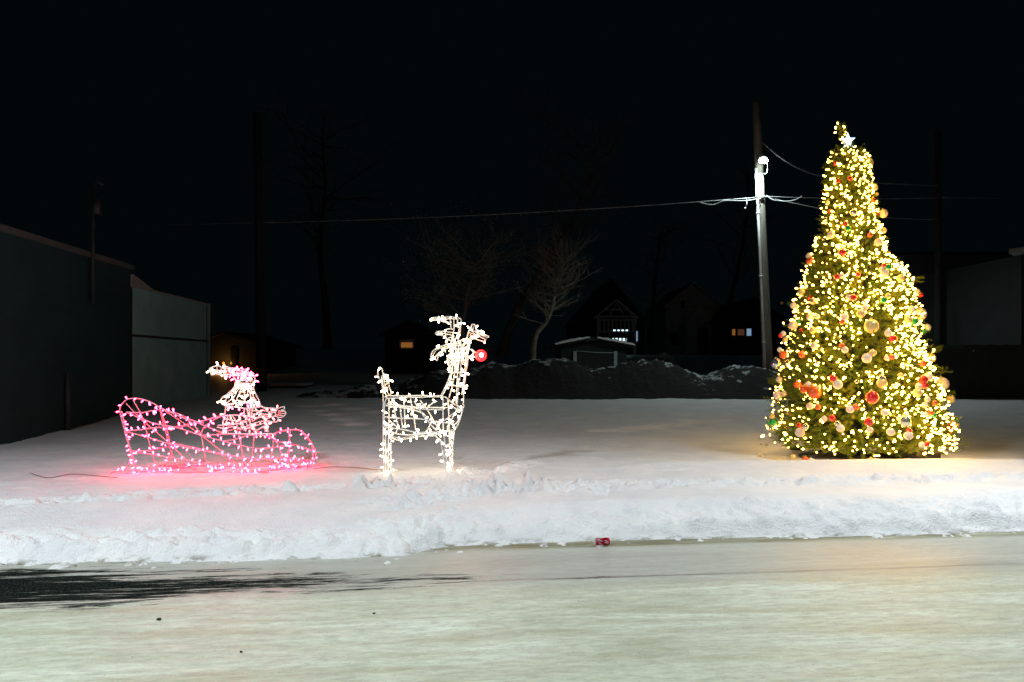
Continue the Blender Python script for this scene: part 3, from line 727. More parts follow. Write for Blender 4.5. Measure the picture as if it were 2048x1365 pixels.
# bulbs
items = []
cnt = 0
while cnt < 2300:
    z = rand_surface(r_); an = -math.acos(r_.uniform(-1, 1)) if r_.random() < .72 else r_.uniform(0, math.pi)
    up = (z - zbot) / (ztop - zbot)
    if r_.random() > .72 + .5 * up: continue
    R0 = TR(z); rr = R0 * r_.uniform(.93, 1.05) * bough(an, z)
    p = Vector((TC(z) + math.cos(an) * rr, YT + math.sin(an) * rr, z))
    px = 1024 + p.x / p.y * F; py = HZ - (p.z - H) / p.y * F
    if math.sin(an) < 0 and any((px - a) ** 2 + (py - b) ** 2 < c * c for a, b, c in dark) and r_.random() < .88: continue
    if px < 1600 and py > 905 and r_.random() < .6: continue
    d = Vector((math.cos(an) + r_.uniform(-.6, .6), math.sin(an) + r_.uniform(-.6, .6), r_.uniform(-.2, .8)))
    items.append((p, d)); cnt += 1
for (px, py) in ((1676, 249), (1686, 252), (1671, 259), (1668, 267), (1691, 263), (1684, 276), (1679, 279), (1685, 286), (1688, 270)):
    items.append((P(px, py, YT - .06), Vector((r_.uniform(-1, 1), -.5, r_.uniform(-1, 1)))))
make_bulbs(tree, items, M['bulb_tree'], L=.033, r=.0108)
# star
c = P(1696, 282, YT - .12); m = MB(); ang0 = R(93); vs = []
for s in (-1, 1):
    for i in range(10):
        rr = .122 if i % 2 == 0 else .052; a = ang0 + i * math.pi / 5
        vs.append(tuple(c + Vector((math.cos(a) * rr * .93, s * .006, math.sin(a) * rr))))
    vs.append(tuple(c + Vector((0, s * .028, 0))))
fs = []
for i in range(10):
    j = (i + 1) % 10; fs += [(10, i, j), (21, 11 + j, 11 + i), (i, 11 + i, 11 + j, j)]
m.add(vs, fs)
star = m.build('star_topper', M['star'], None, smooth=False, origin=c)
tag(star, 'glowing pale blue five pointed star at the tip of the lit tree', 'star')
m = MB(); m.tube([c + Vector((.0, .02, -.04)), c + Vector((.01, .03, -.17))], [.02, .028], 8); m.build('sleeve', M['needles'], star)
star.children[0].matrix_parent_inverse = Matrix.Translation(c).inverted()

# ornaments, as (x, y, radius) in four crops of the photograph
Z1 = (1500, 680, .1978); Z2 = (1700, 680, .1979); Z3 = (1560, 440, .1905); Z4 = (1620, 230, .1611)
orn = {Z4: "C728,597,55 C800,905,42 C910,1225,52 W695,520,25 K540,1215,42 R495,790,27 R350,820,24 O315,605,27 O785,1060,32 R825,1215,38 O245,1200,24 R435,1355,32 G830,985,22 W735,848,22 C215,1095,28",
 Z3: "V715,92,30 C535,160,38 O945,160,25 C1085,112,33 C1030,238,38 W1110,262,32 R655,345,38 V708,330,18 C303,378,26 O315,430,38 O1135,360,22 V1137,497,32 R1090,478,22 C1065,520,28 C1098,560,38 G1265,615,36 V1345,650,38 C1385,632,28 R600,600,30 C650,592,26 R820,575,22 C1440,755,28 R1475,785,28 R318,820,30 C350,855,34 C722,815,28 R770,818,34 V1088,845,34 G1135,800,26 G225,760,36 C140,900,32 C320,1020,38 C390,1018,26 C893,922,30 C678,1022,38 O655,1072,26 G850,985,42 C1465,990,66 C1385,940,36 V1408,1068,36 G1345,1050,38 C140,1110,44 V198,1065,18 G960,1118,70 C35,1197,26 R5,1215,22 G55,1260,26 G345,1160,34 C1135,1190,36 R1187,1250,38 C1550,1130,32 V1505,1170,28 G355,1320,33 R225,1160,20",
 Z1: "C960,102,32 O930,58,24 O335,150,38 C300,102,24 K385,240,34 W265,240,50 O530,150,36 C650,60,32 C295,402,30 O485,450,40 O545,500,38 O648,530,66 C888,452,45 R840,390,36 C280,560,42 C345,545,27 C605,672,34 O685,680,28 C1013,703,38 O1070,680,30 R830,792,32 V240,830,38 V190,845,18 G222,775,30 K218,900,32 V378,976,38 C505,938,45 R495,865,24 R548,888,20 K565,880,32 C915,895,38 K885,850,28 C100,1240,64 G435,1195,32 O560,1210,32 C620,1235,36 G435,765,32 G385,735,26 C750,800,28 K1080,425,20 C590,450,26",
 Z2: "C170,186,46 G230,132,34 C370,185,24 O425,175,26 G825,185,40 O740,240,32 G322,440,48 K322,395,36 R225,582,62 R740,405,42 R755,460,34 C790,375,40 C930,445,62 C695,470,32 G682,535,42 C783,603,28 C757,660,28 O855,640,26 G1020,600,38 O812,742,26 V847,765,24 C765,755,24 R190,830,42 C350,735,35 K550,825,58 C590,970,42 R597,920,26 C410,930,38 C725,1062,28 R777,1055,28 R1005,885,38 O1010,925,28 G1040,840,30 G1085,860,22 C210,1260,60 V1080,805,18 C975,820,25 G510,360,24 C200,910,30"}
balls = []
for (ox, oy, s), txt in orn.items():
    for w in txt.split():
        k = w[0]; x, y, r = map(float, w[1:].split(',')); px, py, r = ox + x * s, oy + y * s, r * s * 1.06
        # walk the ray to the tree's surface
        z = H - (py - HZ) / F * YT; best = YT - .02
        for it in range(8):
            R0 = TR(z) * .99; cx = TC(z); X = (px - 1024) / F * best
            dd = R0 * R0 - (X - cx) ** 2
            best = YT - math.sqrt(dd) if dd > 0 else YT - .05
            z = H - (py - HZ) / F * best
        balls.append((k, px, py, best - .03, r / F * best))
ball_me = {}
def ball_mesh(k):
    if k not in ball_me:
        m = MB().sphere((0, 0, 0), 1, 22, 14); me = bpy.data.meshes.new('ornament_ball'); me.from_pydata(m.v, [], m.f); me.materials.append(BALL[k][0])
        me.polygons.foreach_set('use_smooth', [True] * len(me.polygons)); ball_me[k] = me
    return ball_me[k]
cm = MB(); cm.tube([(0, 0, .96), (0, 0, 1.16)], .2, 8); cm.tube([(.09 * math.cos(a), 0, 1.2 + .09 * math.sin(a)) for a in np.linspace(0, 6.28, 9)], .02, 4)
cap_me = bpy.data.meshes.new('cap'); cap_me.from_pydata(cm.v, [], cm.f); cap_me.materials.append(BALL['G'][0])
keyed = {}
for b in balls:
    k, px, py, Y, r = b
    z = H - (py - HZ) / F * Y; f = (z - zbot) / (ztop - zbot); s = (px - (1024 + TC(z) / YT * F)) / (TR(z) / YT * F)
    hz = ['bottom', 'lower', 'lower middle', 'middle', 'upper middle', 'upper', 'top'][min(6, max(0, int(f * 7)))]
    sd = 'at left edge' if s < -.72 else 'left of centre' if s < -.22 else 'at centre' if s < .22 else 'right of centre' if s < .72 else 'at right edge'
    sz = 'large' if r > .075 else 'small' if r < .042 else 'medium'
    keyed.setdefault((sz, BALL[k][1], sd, hz), []).append(b)
NUMW = ['', '', 'two', 'three', 'four', 'five', 'six']; ORD = ['first', 'second', 'third', 'fourth', 'fifth', 'sixth']
for (sz, cn, sd, hz), lst in keyed.items():
    byx = (max(q[1] for q in lst) - min(q[1] for q in lst)) >= (max(q[2] for q in lst) - min(q[2] for q in lst))
    lst.sort(key=lambda q: q[1] if byx else q[2])
    for i, (k, px, py, Y, r) in enumerate(lst):
        lab = f'{sz} {cn} ball {sd} of the lit tree in its {hz} part'
        if len(lst) > 1:
            n = len(lst); w = ((['left one', 'right one'] if byx else ['upper one', 'lower one']) if n == 2 else (['leftmost', 'middle one', 'rightmost'] if byx else ['topmost', 'middle one', 'lowest']) if n == 3 else [f'{ORD[j]} from {"left" if byx else "top"}' for j in range(n)])[i]
            lab = f'{sz} {cn} ball {sd}, {hz} part of tree, {w}'
        o = bpy.data.objects.new('ornament_ball', ball_mesh(k)); COL.objects.link(o); p = P(px, py, Y); o.location = p; o.scale = (r,) * 3
        tilt = random.uniform(-.25, .25); o.rotation_euler = (tilt, random.uniform(-.2, .2), random.uniform(0, 6))
        tag(o, lab, 'ornament', 'ball ornaments on the Christmas tree')
        c2 = bpy.data.objects.new('cap', cap_me); COL.objects.link(c2); c2.parent = o
print('ornaments', len(balls))

# ------------------------------------------------------------------ utility pole with flood light
YP = 22.8
pb = P(1536, 738, YP); pt = P(1512, 205, YP)
upole = empty('utility_pole', (pb.x, YP, gz(pb.x, YP)), label='tall wooden utility pole with a bright flood light and a pale conduit', cat='utility pole')
lean = lambda z: Vector((pb.x + (pt.x - pb.x) * (z - pb.z) / (pt.z - pb.z), YP, z))
m = MB(); m.tube([lean(z) for z in (0, 2, 4, 6, 8, pt.z)], [.165, .155, .145, .135, .125, .115], 16); m.build('post', M['wood_pole'], upole)
m = MB(); m.tube([lean(z) + Vector((-.13, -.12, 0)) for z in (.3, 3, 5, 7.35)], .038, 8)
for z in (2.1, 4.1, 6.0): m.box(lean(z) + Vector((-.13, -.12, 0)), (.10, .08, .04))
m.build('conduit', M['conduit'], upole)
lp = P(1526, 322, YP - .42)
m = MB(); m.tube(smooth_path([lean(7.2) + Vector((.1, -.1, 0)), lp + Vector((.12, .05, -.35)), lp + Vector((.14, .02, -.12)), lp + Vector((.05, 0, -.02))]), .010, 6)
m.build('arm', M['conduit'], upole)
m = MB(); m.tube([lp + Vector((0, .14, .14)), lp + Vector((0, .06, .10)), lp + Vector((0, .02, .05))], [.05, .10, .12], 12); m.build('lamp_head', M['grey_metal'], upole)
MB().sphere(lp + Vector((0, -.03, 0)),   .125, 12, 8, (1.1, .7, .7)).build('lamp', M['lamp_led'], upole)
l = bpy.data.lights.new('flood_light', 'SPOT'); l.energy = 500; l.spot_size = R(150); l.spot_blend = .5; l.shadow_soft_size = .05; l.color = (.85, 1, .97)
lo = bpy.data.objects.new('flood_light', l); COL.objects.link(lo); lo.parent = upole; lo.matrix_parent_inverse = Matrix.Translation(upole.location).inverted(); lo.location = lp + Vector((-.10, -.12, -.16))
m = MB(); m.tube([lean(6.48) + Vector((-.22, -.16, 0)), lean(6.48) + Vector((.22, -.16, 0))], .02, 6); m.box(lean(6.48) + Vector((0, -.14, 0)), (.10, .06, .16)); m.build('bracket', M['grey_metal'], upole)

def dark_pole(px, top, bot, Y, label, r=.15):
    a, b = P(px[0], top, Y), P(px[1], bot, Y); g = gz(b.x, Y)
    o = MB().tube([(b.x, Y, g - .2), (b.x + (a.x - b.x) * .5, Y, (g + a.z) / 2), (a.x, Y, a.z)], [r, r * .9, r * .75], 12)
    o.box((a.x, Y - .16, a.z - .5), (1.6, .1, .12)) if False else None
    q = o.build('utility_pole', M['black_wood'], None, origin=(b.x, Y, g)); tag(q, label, 'utility pole'); return q
dark_pole((513, 524), 228, 790, 25, 'dark unlit utility pole rising behind the pink sleigh', .17)
dark_pole((1876, 1877), 262, 700, 25, 'dark unlit utility pole right of the lit tree', .13)

def cable(name, pts, r, label, sag=0, mat=None):
    pts = [Vector(p) for p in pts]; out = []
    if len(pts) == 2:
        for i in range(25):
            t = i / 24; q = pts[0].lerp(pts[1], t); q.z -= sag * 4 * t * (1 - t); out.append(q)
    else: out = smooth_path(pts, 6)
    o = MB().tube(out, r, 6).build(name, mat or M['cable'], None, origin=tuple(out[0])); return tag(o, label, 'cable')
A = lean(6.48) + Vector((-.02, -.18, 0)); B = P(520, 446, 24.9)
cable('overhead_cable', [A, B], .011, 'overhead cable running left from the lit pole to the dark pole behind the sleigh', .12)
cable('overhead_cable', [lean(6.44) + Vector((-.05, -.2, 0)), P(1490, 402, 22.6), P(1450, 402, 22.7), P(1425, 410, 22.8), P(1398, 405, 22.85)], .014, 'slack loop of cable hanging just left of the lit pole')
cable('overhead_cable', [B, P(200, 452, 26), P(-100, 450, 27)], .008, 'overhead cable running left from the dark pole above the grey shed')
cable('overhead_cable', [lean(6.5) + Vector((.05, -.18, 0)), P(1877, 396, 24.9)], .009, 'overhead cable running right from the lit pole behind the Christmas tree', .05)
cable('overhead_cable', [P(1877, 396, 24.9), P(2200, 398, 26)], .007, 'overhead cable running right from the dark pole beyond the tree')
cable('overhead_cable', [lean(6.5) + Vector((.12, -.18, .03)), P(1545, 400, 22.6), P(1572, 403, 22.6), P(1590, 400, 22.6), P(1604, 393, 22.7)], .014, 'slack loop of cable hanging just right of the lit pole')
cable('overhead_cable', [lean(6.5) + Vector((.1, -.1, .0)), P(1660, 421, 23.2), P(1780, 436, 24), P(1876, 440, 24.9)], .009, 'thin cable sloping down right from the lit pole behind the tree')
# twisted line above: two strands wound round each other
tw = smooth_path([lean(8.3), P(1562, 317, 22.5), P(1605, 341, 22.5), P(1650, 354, 22.8), P(1750, 366, 23.6), P(1876, 372, 24.9)], 24)
m = MB()
for ph in (0, math.pi):
    m.tube([p + Vector((0, math.cos(i * .55 + ph), math.sin(i * .55 + ph))) * .012 for i, p in enumerate(tw)], .006, 5)
tag(m.build('overhead_cable', M['cable'], None, origin=tuple(tw[0])), 'twisted cable sagging down right from above the flood light to behind the tree', 'cable')
o = MB().tube([P(1493, 399, 22.6), P(1494, 408, 22.6), P(1490, 416, 22.6)], .012, 5).sphere(P(1490, 417, 22.6), .03, 8, 6).build('cable_clamp', M['conduit'], None, origin=tuple(P(1493, 399, 22.6)))
tag(o, 'small clamp hanging from the overhead cable left of the lit pole', 'clamp')

# ------------------------------------------------------------------ left buildings (side walls run away from the street)
W0 = Vector((-8.1, 11.9, 0)); WD = Vector((-.105, .9945, 0)); WN = Vector((-.9945, -.105, 0))   # wall plane, inward normal
def wp(t, z, n=0): return W0 + WD * t + WN * n + Vector((0, 0, z))
def prism(m, t0, t1, n0, n1, z0, z1, z1b=None):
    z1b = z1 if z1b is None else z1b
    vs = [wp(t, z, n) for (t, n, z) in ((t0, n0, z0), (t1, n0, z0), (t1, n1, z0), (t0, n1, z0), (t0, n0, z1), (t1, n0, z1b), (t1, n1, z1b), (t0, n1, z1))]
    m.add([tuple(v) for v in vs], [(0, 3, 2, 1), (4, 5, 6, 7), (0, 1, 5, 4), (1, 2, 6, 5), (2, 3, 7, 6), (3, 0, 4, 7)]); return m
bld = empty('dark_building', wp(0, .2), label='long dark walled building along the left edge of the lot', cat='building')
prism(MB(), -3.5, 5.1, 0, 12, 0, 3.62).build('wall', M['siding'], bld, smooth=False)
m = MB(); prism(m, -3.6, 5.15, -.06, 12, 3.623, 3.72); m.build('roof', simple('roof_flashing', (.09, .11, .12), .7), bld, smooth=False)
m = MB(); m.tube([wp(3.0, 2.7, -.09), wp(3.0, 5.05, -.09)], .035, 8); m.box(wp(3.0, 4.62, -.16), (.14, .16, .3)); m.tube([wp(3.0, 5.05, -.09), wp(3.02, 5.12, -.2), wp(3.02, 5.05, -.28)], .03, 8)
m.build('service_mast', M['trim_dark'], bld)
MB().tube([wp(2.05, .2, -.06), wp(2.05, 1.35, -.06)], .045, 8).build('downspout', M['trim_dark'], bld)
m = MB(); c = wp(1.2, 4.15, 1.3); m.tube([c + Vector((0, 0, -.45)), c + Vector((0, 0, .35))], [.42, .42], 18); m.tube([c + Vector((0, 0, .35)), c + Vector((0, 0, .42))], [.46, .40], 18); m.build('roof_vent', M['house_dark'], bld)
shed = empty('metal_shed', wp(8, .3), label='grey corrugated metal shed at the far end of the dark building', cat='shed')
# corrugated wall: real ribs
def corr(z0, z1):
    m = MB(); n = 38; L0, L1 = 5.16, 11.0; vs = []
    for i in range(n * 2 + 1):
        t = L0 + (L1 - L0) * i / (n * 2); o = -.035 if i % 2 else .0
        vs.append(tuple(wp(t, z0, o - .02))); vs.append(tuple(wp(t, z1 - (.0), o - .02)))
    m.add(vs, [(2 * i, 2 * i + 2, 2 * i + 3, 2 * i + 1) for i in range(n * 2)]); return m
corr(.0, 2.10).build('lower_cladding', M['corrugated'], shed, smooth=False)
corr(2.16, 3.22).build('upper_cladding', M['corrugated'], shed, smooth=False)
prism(MB(), 5.16, 11.0, .0, 8, 0, 3.2).build('wall', M['trim_dark'], shed, smooth=False)
m = MB(); prism(m, 5.13, 11.07, -.06, 8, 3.222, 3.27)
m.add([tuple(wp(5.15, 3.27, -.05)), tuple(wp(6.4, 3.272, -.05)), tuple(wp(5.15, 3.52, -.05)), tuple(wp(5.15, 3.27, .1)), tuple(wp(6.4, 3.272, .1)), tuple(wp(5.15, 3.52, .1))], [(0, 1, 2), (3, 5, 4), (0, 3, 4, 1), (1, 4, 5, 2), (0, 2, 5, 3)])
m.build('roof', M['trim'], shed, smooth=False)
m = MB(); prism(m, 10.72, 10.78, -.05, 0, 0, 3.22); m.build('corner_post', M['trim_dark'], shed, smooth=False)
m = MB(); prism(m, 10.95, 11.03, -.055, 0, 0, 3.21); m.build('corner_trim', M['trim'], shed, smooth=False)
MB().tube([wp(9.2, 3.27, .8), wp(9.2, 3.6, .8)], .05, 8).build('roof_pipe', M['trim_dark'], shed)

# ------------------------------------------------------------------ background houses
def bx(m, x0, x1, y0, y1, z0, z1): m.box(((x0 + x1) / 2, (y0 + y1) / 2, (z0 + z1) / 2), (x1 - x0, y1 - y0, z1 - z0)); return m
def gable_house(name, label, cat, pxs, eave, peak, Y, depth, wall, roof=None, over=.25, peakpx=None, trim=None):
    x0, x1 = P(pxs[0], 0, Y).x, P(pxs[1], 0, Y).x; ze = P(0, eave, Y).z; zp = P(0, peak, Y).z; xm = P(peakpx, 0, Y).x if peakpx else (x0 + x1) / 2
    g = gz((x0 + x1) / 2, Y) - .3
    root = empty(name, ((x0 + x1) / 2, Y, g + .3), label=label, cat=cat)
    m = MB(); vs = []
    for y in (Y, Y + depth): vs += [(x0, y, g), (x1, y, g), (x1, y, ze), (xm, y, zp - .05), (x0, y, ze)]
    m.add(vs, [(0, 1, 2, 3, 4), (9, 8, 7, 6, 5), (0, 5, 6, 1), (1, 6, 7, 2), (2, 7, 8, 3), (3, 8, 9, 4), (4, 9, 5, 0)])
    m.build('wall', wall, root, smooth=False)
    m = MB(); th = .12
    for (xa, sgn) in ((x0, -1), (x1, 1)):
        sl = (zp - ze) / (xm - xa); xo = xa + sgn * over; zo = ze + (xo - xa) * sl
        q = [(xo, zo), (xm, zp), (xm, zp + th), (xo, zo + th)]
        vs = [(a, y, b) for y in (Y - over, Y + depth + over) for a, b in q]
        m.add(vs, [(0, 1, 2, 3), (7, 6, 5, 4), (0, 4, 5, 1), (1, 5, 6, 2), (2, 6, 7, 3), (3, 7, 4, 0)])
    rf = m.build('roof', roof or M['roof_dark'], root, smooth=False)
    if trim:
        m = MB()
        for (xa, sgn) in ((x0, -1), (x1, 1)):
            sl = (zp - ze) / (xm - xa); xo = xa + sgn * over; zo = ze + (xo - xa) * sl
            m.tube([(xo, Y - over - .03, zo + .05), (xm, Y - over - .03, zp + .05)], .06, 4)
        m.build('fascia', trim, root, smooth=False)
    return root, (x0, x1, xm, ze, zp, g)
def win(root, px0, py0, px1, py1, Y, mat, name='window', frame=M['house_trim']):
    a, b = P(px0, py0, Y), P(px1, py1, Y); m = MB()
    f = .05
    for (p, q) in (((a.x, a.z), (b.x, a.z)), ((a.x, b.z), (b.x, b.z)), ((a.x, a.z), (a.x, b.z)), ((b.x, a.z), (b.x, b.z))):
        m.tube([(p[0], Y - .03, p[1]), (q[0], Y - .03, q[1])], f, 4)
    w = m.build(name, frame, root, smooth=False)
    g = MB(); g.box(((a.x + b.x) / 2, Y - .02, (a.z + b.z) / 2), (b.x - a.x, .02, a.z - b.z)); g.build('pane', mat, w, smooth=False).matrix_parent_inverse = Matrix.Identity(4)
    g_o = w.children[0]; g_o.matrix_parent_inverse = w.matrix_world.inverted() if False else (Matrix.Identity(4))
    # the window mesh keeps world coordinates through its parent's inverse, so its pane needs none
    return w
# house with two storey gabled porch
h1, q = gable_house('porch_house', 'dark house with a gabled two storey porch and lit windows, behind the snow roofed shed', 'house', (1150, 1290), 640, 560, 56, 9, M['house_dark'])
Yp = 53.5; x0, x1 = P(1196, 0, Yp).x, P(1270, 0, Yp).x; ze, zp = P(0, 634, Yp).z, P(0, 600, Yp).z; xm = (x0 + x1) / 2; zb = 1.6
m = MB(); m.tube([(x0 - .3, Yp - .1, ze - .15), (xm, Yp - .1, zp)], .07, 4); m.tube([(xm, Yp - .1, zp), (x1 + .3, Yp - .1, ze - .15)], .07, 4); m.tube([(x0, Yp - .1, ze), (x1, Yp - .1, ze)], .07, 4)
m.tube([(x0 + .55, Yp - .1, ze + .5), (x1 - .55, Yp - .1, ze + .5)], .05, 4); m.tube([(xm, Yp - .1, zp - .2), (xm - .5, Yp - .1, ze + .05)], .04, 4); m.tube([(xm, Yp - .1, zp - .2), (xm + .5, Yp - .1, ze + .05)], .04, 4)
m.build('gable_truss', M['house_trim'], h1, smooth=False)
m = MB()
for (xa, xb) in ((x0 - .3, xm), (x1 + .3, xm)):
    vs = [(xa, y, ze - .1) for y in (Yp, Yp + 2.6)] + [(xb, y, zp + .05) for y in (Yp + 2.6, Yp)]; vs2 = [(a, b, c + .08) for a, b, c in vs]
    m.add(vs + vs2, [(0, 1, 2, 3), (7, 6, 5, 4), (0, 4, 5, 1), (1, 5, 6, 2), (2, 6, 7, 3), (3, 7, 4, 0)])
m.build('porch_roof', M['roof_dark'], h1, smooth=False)
for xx in (x0, x1): MB().box((xx, Yp, (ze + zb) / 2), (.16, .16, ze - zb)).build('porch_post', M['house_trim'], h1, smooth=False)
m = MB(); zr1, zr0 = P(0, 640, Yp).z, P(0, 664, Yp).z
bx(m, x0, x1, Yp - .04, Yp + .04, zr1 - .05, zr1 + .05); bx(m, x0, x1, Yp - .04, Yp + .04, zr0 - .05, zr0 + .05)
for i in range(9): xx = x0 + (x1 - x0) * (i + .5) / 9; bx(m, xx - .06, xx + .06, Yp - .03, Yp + .03, zr0, zr1)
m.build('railing', M['house_trim'], h1, smooth=False)
m = MB(); zr1, zr0 = P(0, 674, Yp).z, P(0, 694, Yp).z
for i in range(10): xx = x0 + (x1 - x0) * (i + .5) / 10; bx(m, xx - .05, xx + .05, Yp - .03, Yp + .03, zr0, zr1)
bx(m, x0, x1, Yp - .05, Yp + .05, zr1, zr1 + .12); m.build('lower_railing', M['house_dark'], h1, smooth=False)
win(h1, 1222, 659, 1257, 664, 56 - .02, M['lit_white']); win(h1, 1224, 676, 1254, 689, 56 - .02, M['lit_white']); win(h1, 1270, 662, 1276, 684, 56 - .02, M['lit_cold'])
# grey gabled house with front porch
h2, q = gable_house('grey_house', 'grey gabled house with a small gabled porch and dark arched door', 'house', (1332, 1440), 612, 568, 60, 9, M['house_grey'], trim=M['house_trim'])
h2p_x = (P(1370, 0, 58).x, P(1432, 0, 58).x); ze, zp = P(0, 645, 58).z, P(0, 619, 58).z; xm = sum(h2p_x) / 2; g = gz(xm, 58) - .2
m = MB(); vs = []
for y in (58, 60): vs += [(h2p_x[0], y, g), (h2p_x[1], y, g), (h2p_x[1], y, ze), (xm, y, zp), (h2p_x[0], y, ze)]
m.add(vs, [(0, 1, 2, 3, 4), (9, 8, 7, 6, 5), (0, 5, 6, 1), (1, 6, 7, 2), (2, 7, 8, 3), (3, 8, 9, 4), (4, 9, 5, 0)]); m.build('porch', M['house_grey'], h2, smooth=False)
m = MB(); m.tube([(h2p_x[0] - .15, 57.9, ze), (xm, 57.9, zp + .08)], .07, 4); m.tube([(xm, 57.9, zp + .08), (h2p_x[1] + .15, 57.9, ze)], .07, 4); m.build('porch_trim', M['house_trim'], h2, smooth=False)
m = MB(); dx0, dx1 = P(1395, 0, 58).x, P(1417, 0, 58).x; zt = P(0, 662, 58).z
pts = [(dx0, g)] + [((dx0 + dx1) / 2 - math.cos(a) * (dx1 - dx0) / 2, zt + math.sin(a) * .25) for a in np.linspace(0, math.pi, 9)] + [(dx1, g)]
n = len(pts); m.add([(a, y, b) for y in (57.96, 58.0) for a, b in pts], [tuple(range(n)), tuple(range(2 * n - 1, n - 1, -1))] + [(i, (i + 1) % n, (i + 1) % n + n, i + n) for i in range(n)])
m.build('door', M['glass'], h2, smooth=False)
win(h2, 1362, 603, 1368, 616, 59.98, M['glass'], frame=M['house_dark']); win(h2, 1342, 668, 1356, 690, 59.98, M['glass'], frame=M['house_dark'])
# low house with curtained windows
h3, q = gable_house('low_house', 'low dark house with an orange and a cold white window left of the lit pole', 'house', (1445, 1570), 640, 598, 55, 9, M['house_dark'])
win(h3, 1463, 658, 1471, 672, 54.98, M['lit_orange']); win(h3, 1474, 658, 1489, 672, 54.98, M['lit_dim']); win(h3, 1492, 657, 1503, 673, 54.98, M['lit_cold'])
win(h3, 1559, 603, 1567, 610, 54.9, M['lit_dim'], frame=M['house_dark'])
# snow roofed shed
Yg = 30; g1, q = gable_house('snow_roofed_shed', 'small dark shed with thick snow on both roof slopes and white door posts', 'shed', (1122, 1252), 694, 682, Yg, 4, M['house_dark'], over=.2)
x0, x1, xm, ze, zp, g = q
def snow_slab(xa, za, xb, zb, ro):
    m = MB(); n = 14; L = []
    for y, k in ((Yg - .45, .7), (Yg + 2, 1.0), (Yg + 4.2, .7)):
        for i in range(n + 1):
            t = i / n; e = .12 * k * (math.sin(math.pi * min(max(t, .06), .94)) ** .4) + .02 * math.sin(i * 2.1)
            L.append((xa + (xb - xa) * t, y, za + (zb - za) * t + .125)); L.append((xa + (xb - xa) * t, y, za + (zb - za) * t + .135 + e))
    w = (n + 1) * 2; f = []
    for j in range(2):
        for i in range(n): a = j * w + i * 2; f.append((a + 1, a + 3, a + w + 3, a + w + 1))
    for i in range(n): f.append((i * 2, i * 2 + 2, i * 2 + 3, i * 2 + 1))
    m.add(L, f); return m.build('roof_snow', M['snow'], g1)
snow_slab(x0 - .25, ze - .05, xm - .18, zp - .02, 0); snow_slab(xm + .10, zp - .03, x1 + .3, ze - .08, 0)
for pxx in (1150, 1231): a = P(pxx, 704, Yg - .1); MB().box((a.x, a.y, a.z - .45), (.13, .1, .95)).build('door_post', M['trim'], g1, smooth=False)
a, b = P(1152, 702, Yg - .1), P(1230, 706, Yg - .1); MB().tube([a, (a + b) / 2 - Vector((0, 0, .03)), b], .02, 5).build('door_lintel', M['trim'], g1)
MB().box((P(1191, 0, Yg).x, Yg - .03, g + .75), (1.5, .05, 1.6)).build('door', M['black_wood'], g1, smooth=False)
# dark shed with an orange lit window
Yk = 36; g2, q = gable_house('window_shed', 'dark shed with one square orange lit window, behind the reindeer', 'shed', (770, 862), 668, 645, Yk, 4, M['black_wood'])
w = win(g2, 801, 684, 827, 697, Yk - .02, M['lit_orange'])
a, b = P(799, 680.5, Yk - .2), P(829, 680.5, Yk - .2); MB().tube([a, b], .03, 5).build('window_hood', M['snow'], g2)
# garage with warm lit wall, far left
Yq = 36; g3, q = gable_house('lamplit_garage', 'dark garage with a warm orange lit wall behind the seated figure', 'garage', (380, 520), 690, 668, Yq, 6, M['house_dark'])
win(g3, 449, 738, 469, 763, Yq - .02, M['lit_orange'], 'doorway'); 
l = bpy.data.lights.new('wall_light', 'POINT'); l.energy = 14; l.color = (1, .42, .08); l.shadow_soft_size = .08
lo = bpy.data.objects.new('wall_light', l); COL.objects.link(lo); lo.parent = g3; lo.matrix_parent_inverse = Matrix.Translation(g3.location).inverted(); lo.location = P(447, 727, Yq - .45)
MB().sphere(P(447, 727, Yq - .2), .07, 8, 6).build('wall_lamp', M['lit_orange'], g3)
MB().box(P(468, 715, Yq - .04), (.3, .06, .9)).build('shutter', M['glass'], g3, smooth=False)
# low snow topped trailer
Yv = 27; tr = empty('flatbed_trailer', (P(572, 0, Yv).x, Yv, gz(P(572, 0, Yv).x, Yv)), label='low flat trailer with a layer of snow, right of the dark pole', cat='trailer')
a, b = P(538, 770, Yv), P(608, 770, Yv); c = (a + b) / 2
MB().box((c.x, Yv + .7, c.z - .10), (b.x - a.x, 1.4, .08)).build('deck', M['metal_dark'], tr, smooth=False)
MB().box((c.x, Yv + .7, c.z - .0), (b.x - a.x - .05, 1.36, .11)).build('snow_cover', simple('old_snow', (.45, .50, .55), .8), tr, smooth=False, bevel=.03)
for s in (-.3, .3): MB().tube([(c.x + s, Yv + .02, c.z - .32), (c.x + s, Yv + .16, c.z - .32)], .17, 16).build('wheel', M['metal_dark'], tr)
# right buildings
Yb = 36; pbx0, pbx1 = P(1790, 0, Yb).x, P(2300, 0, Yb).x
b1 = empty('pale_building', (P(1950, 0, Yb).x, Yb, .8), label='large plain pale walled building behind the right side of the tree', cat='building')
bx(MB(), pbx0, pbx1, Yb, Yb + 10, .2, P(0, 510, Yb).z).build('wall', M['pale_wall'], b1, smooth=False)
bx(MB(), pbx0 - .1, pbx1, Yb - .12, Yb + 10.1, P(0, 510, Yb).z + .003, P(0, 507, Yb).z + .05).build('roof', M['roof_dark'], b1, smooth=False)
bx(MB(), P(2037, 0, Yb).x, P(2041, 0, Yb).x, Yb - .08, Yb - .003, .3, P(0, 515, Yb).z).build('downspout', M['trim_dark'], b1, smooth=False)
Ye = 21; b2 = empty('eaved_building', (P(2140, 0, Ye).x, Ye, .6), label='building at the right picture edge showing only its pale eave', cat='building')
e0 = P(2018, 503, Ye)
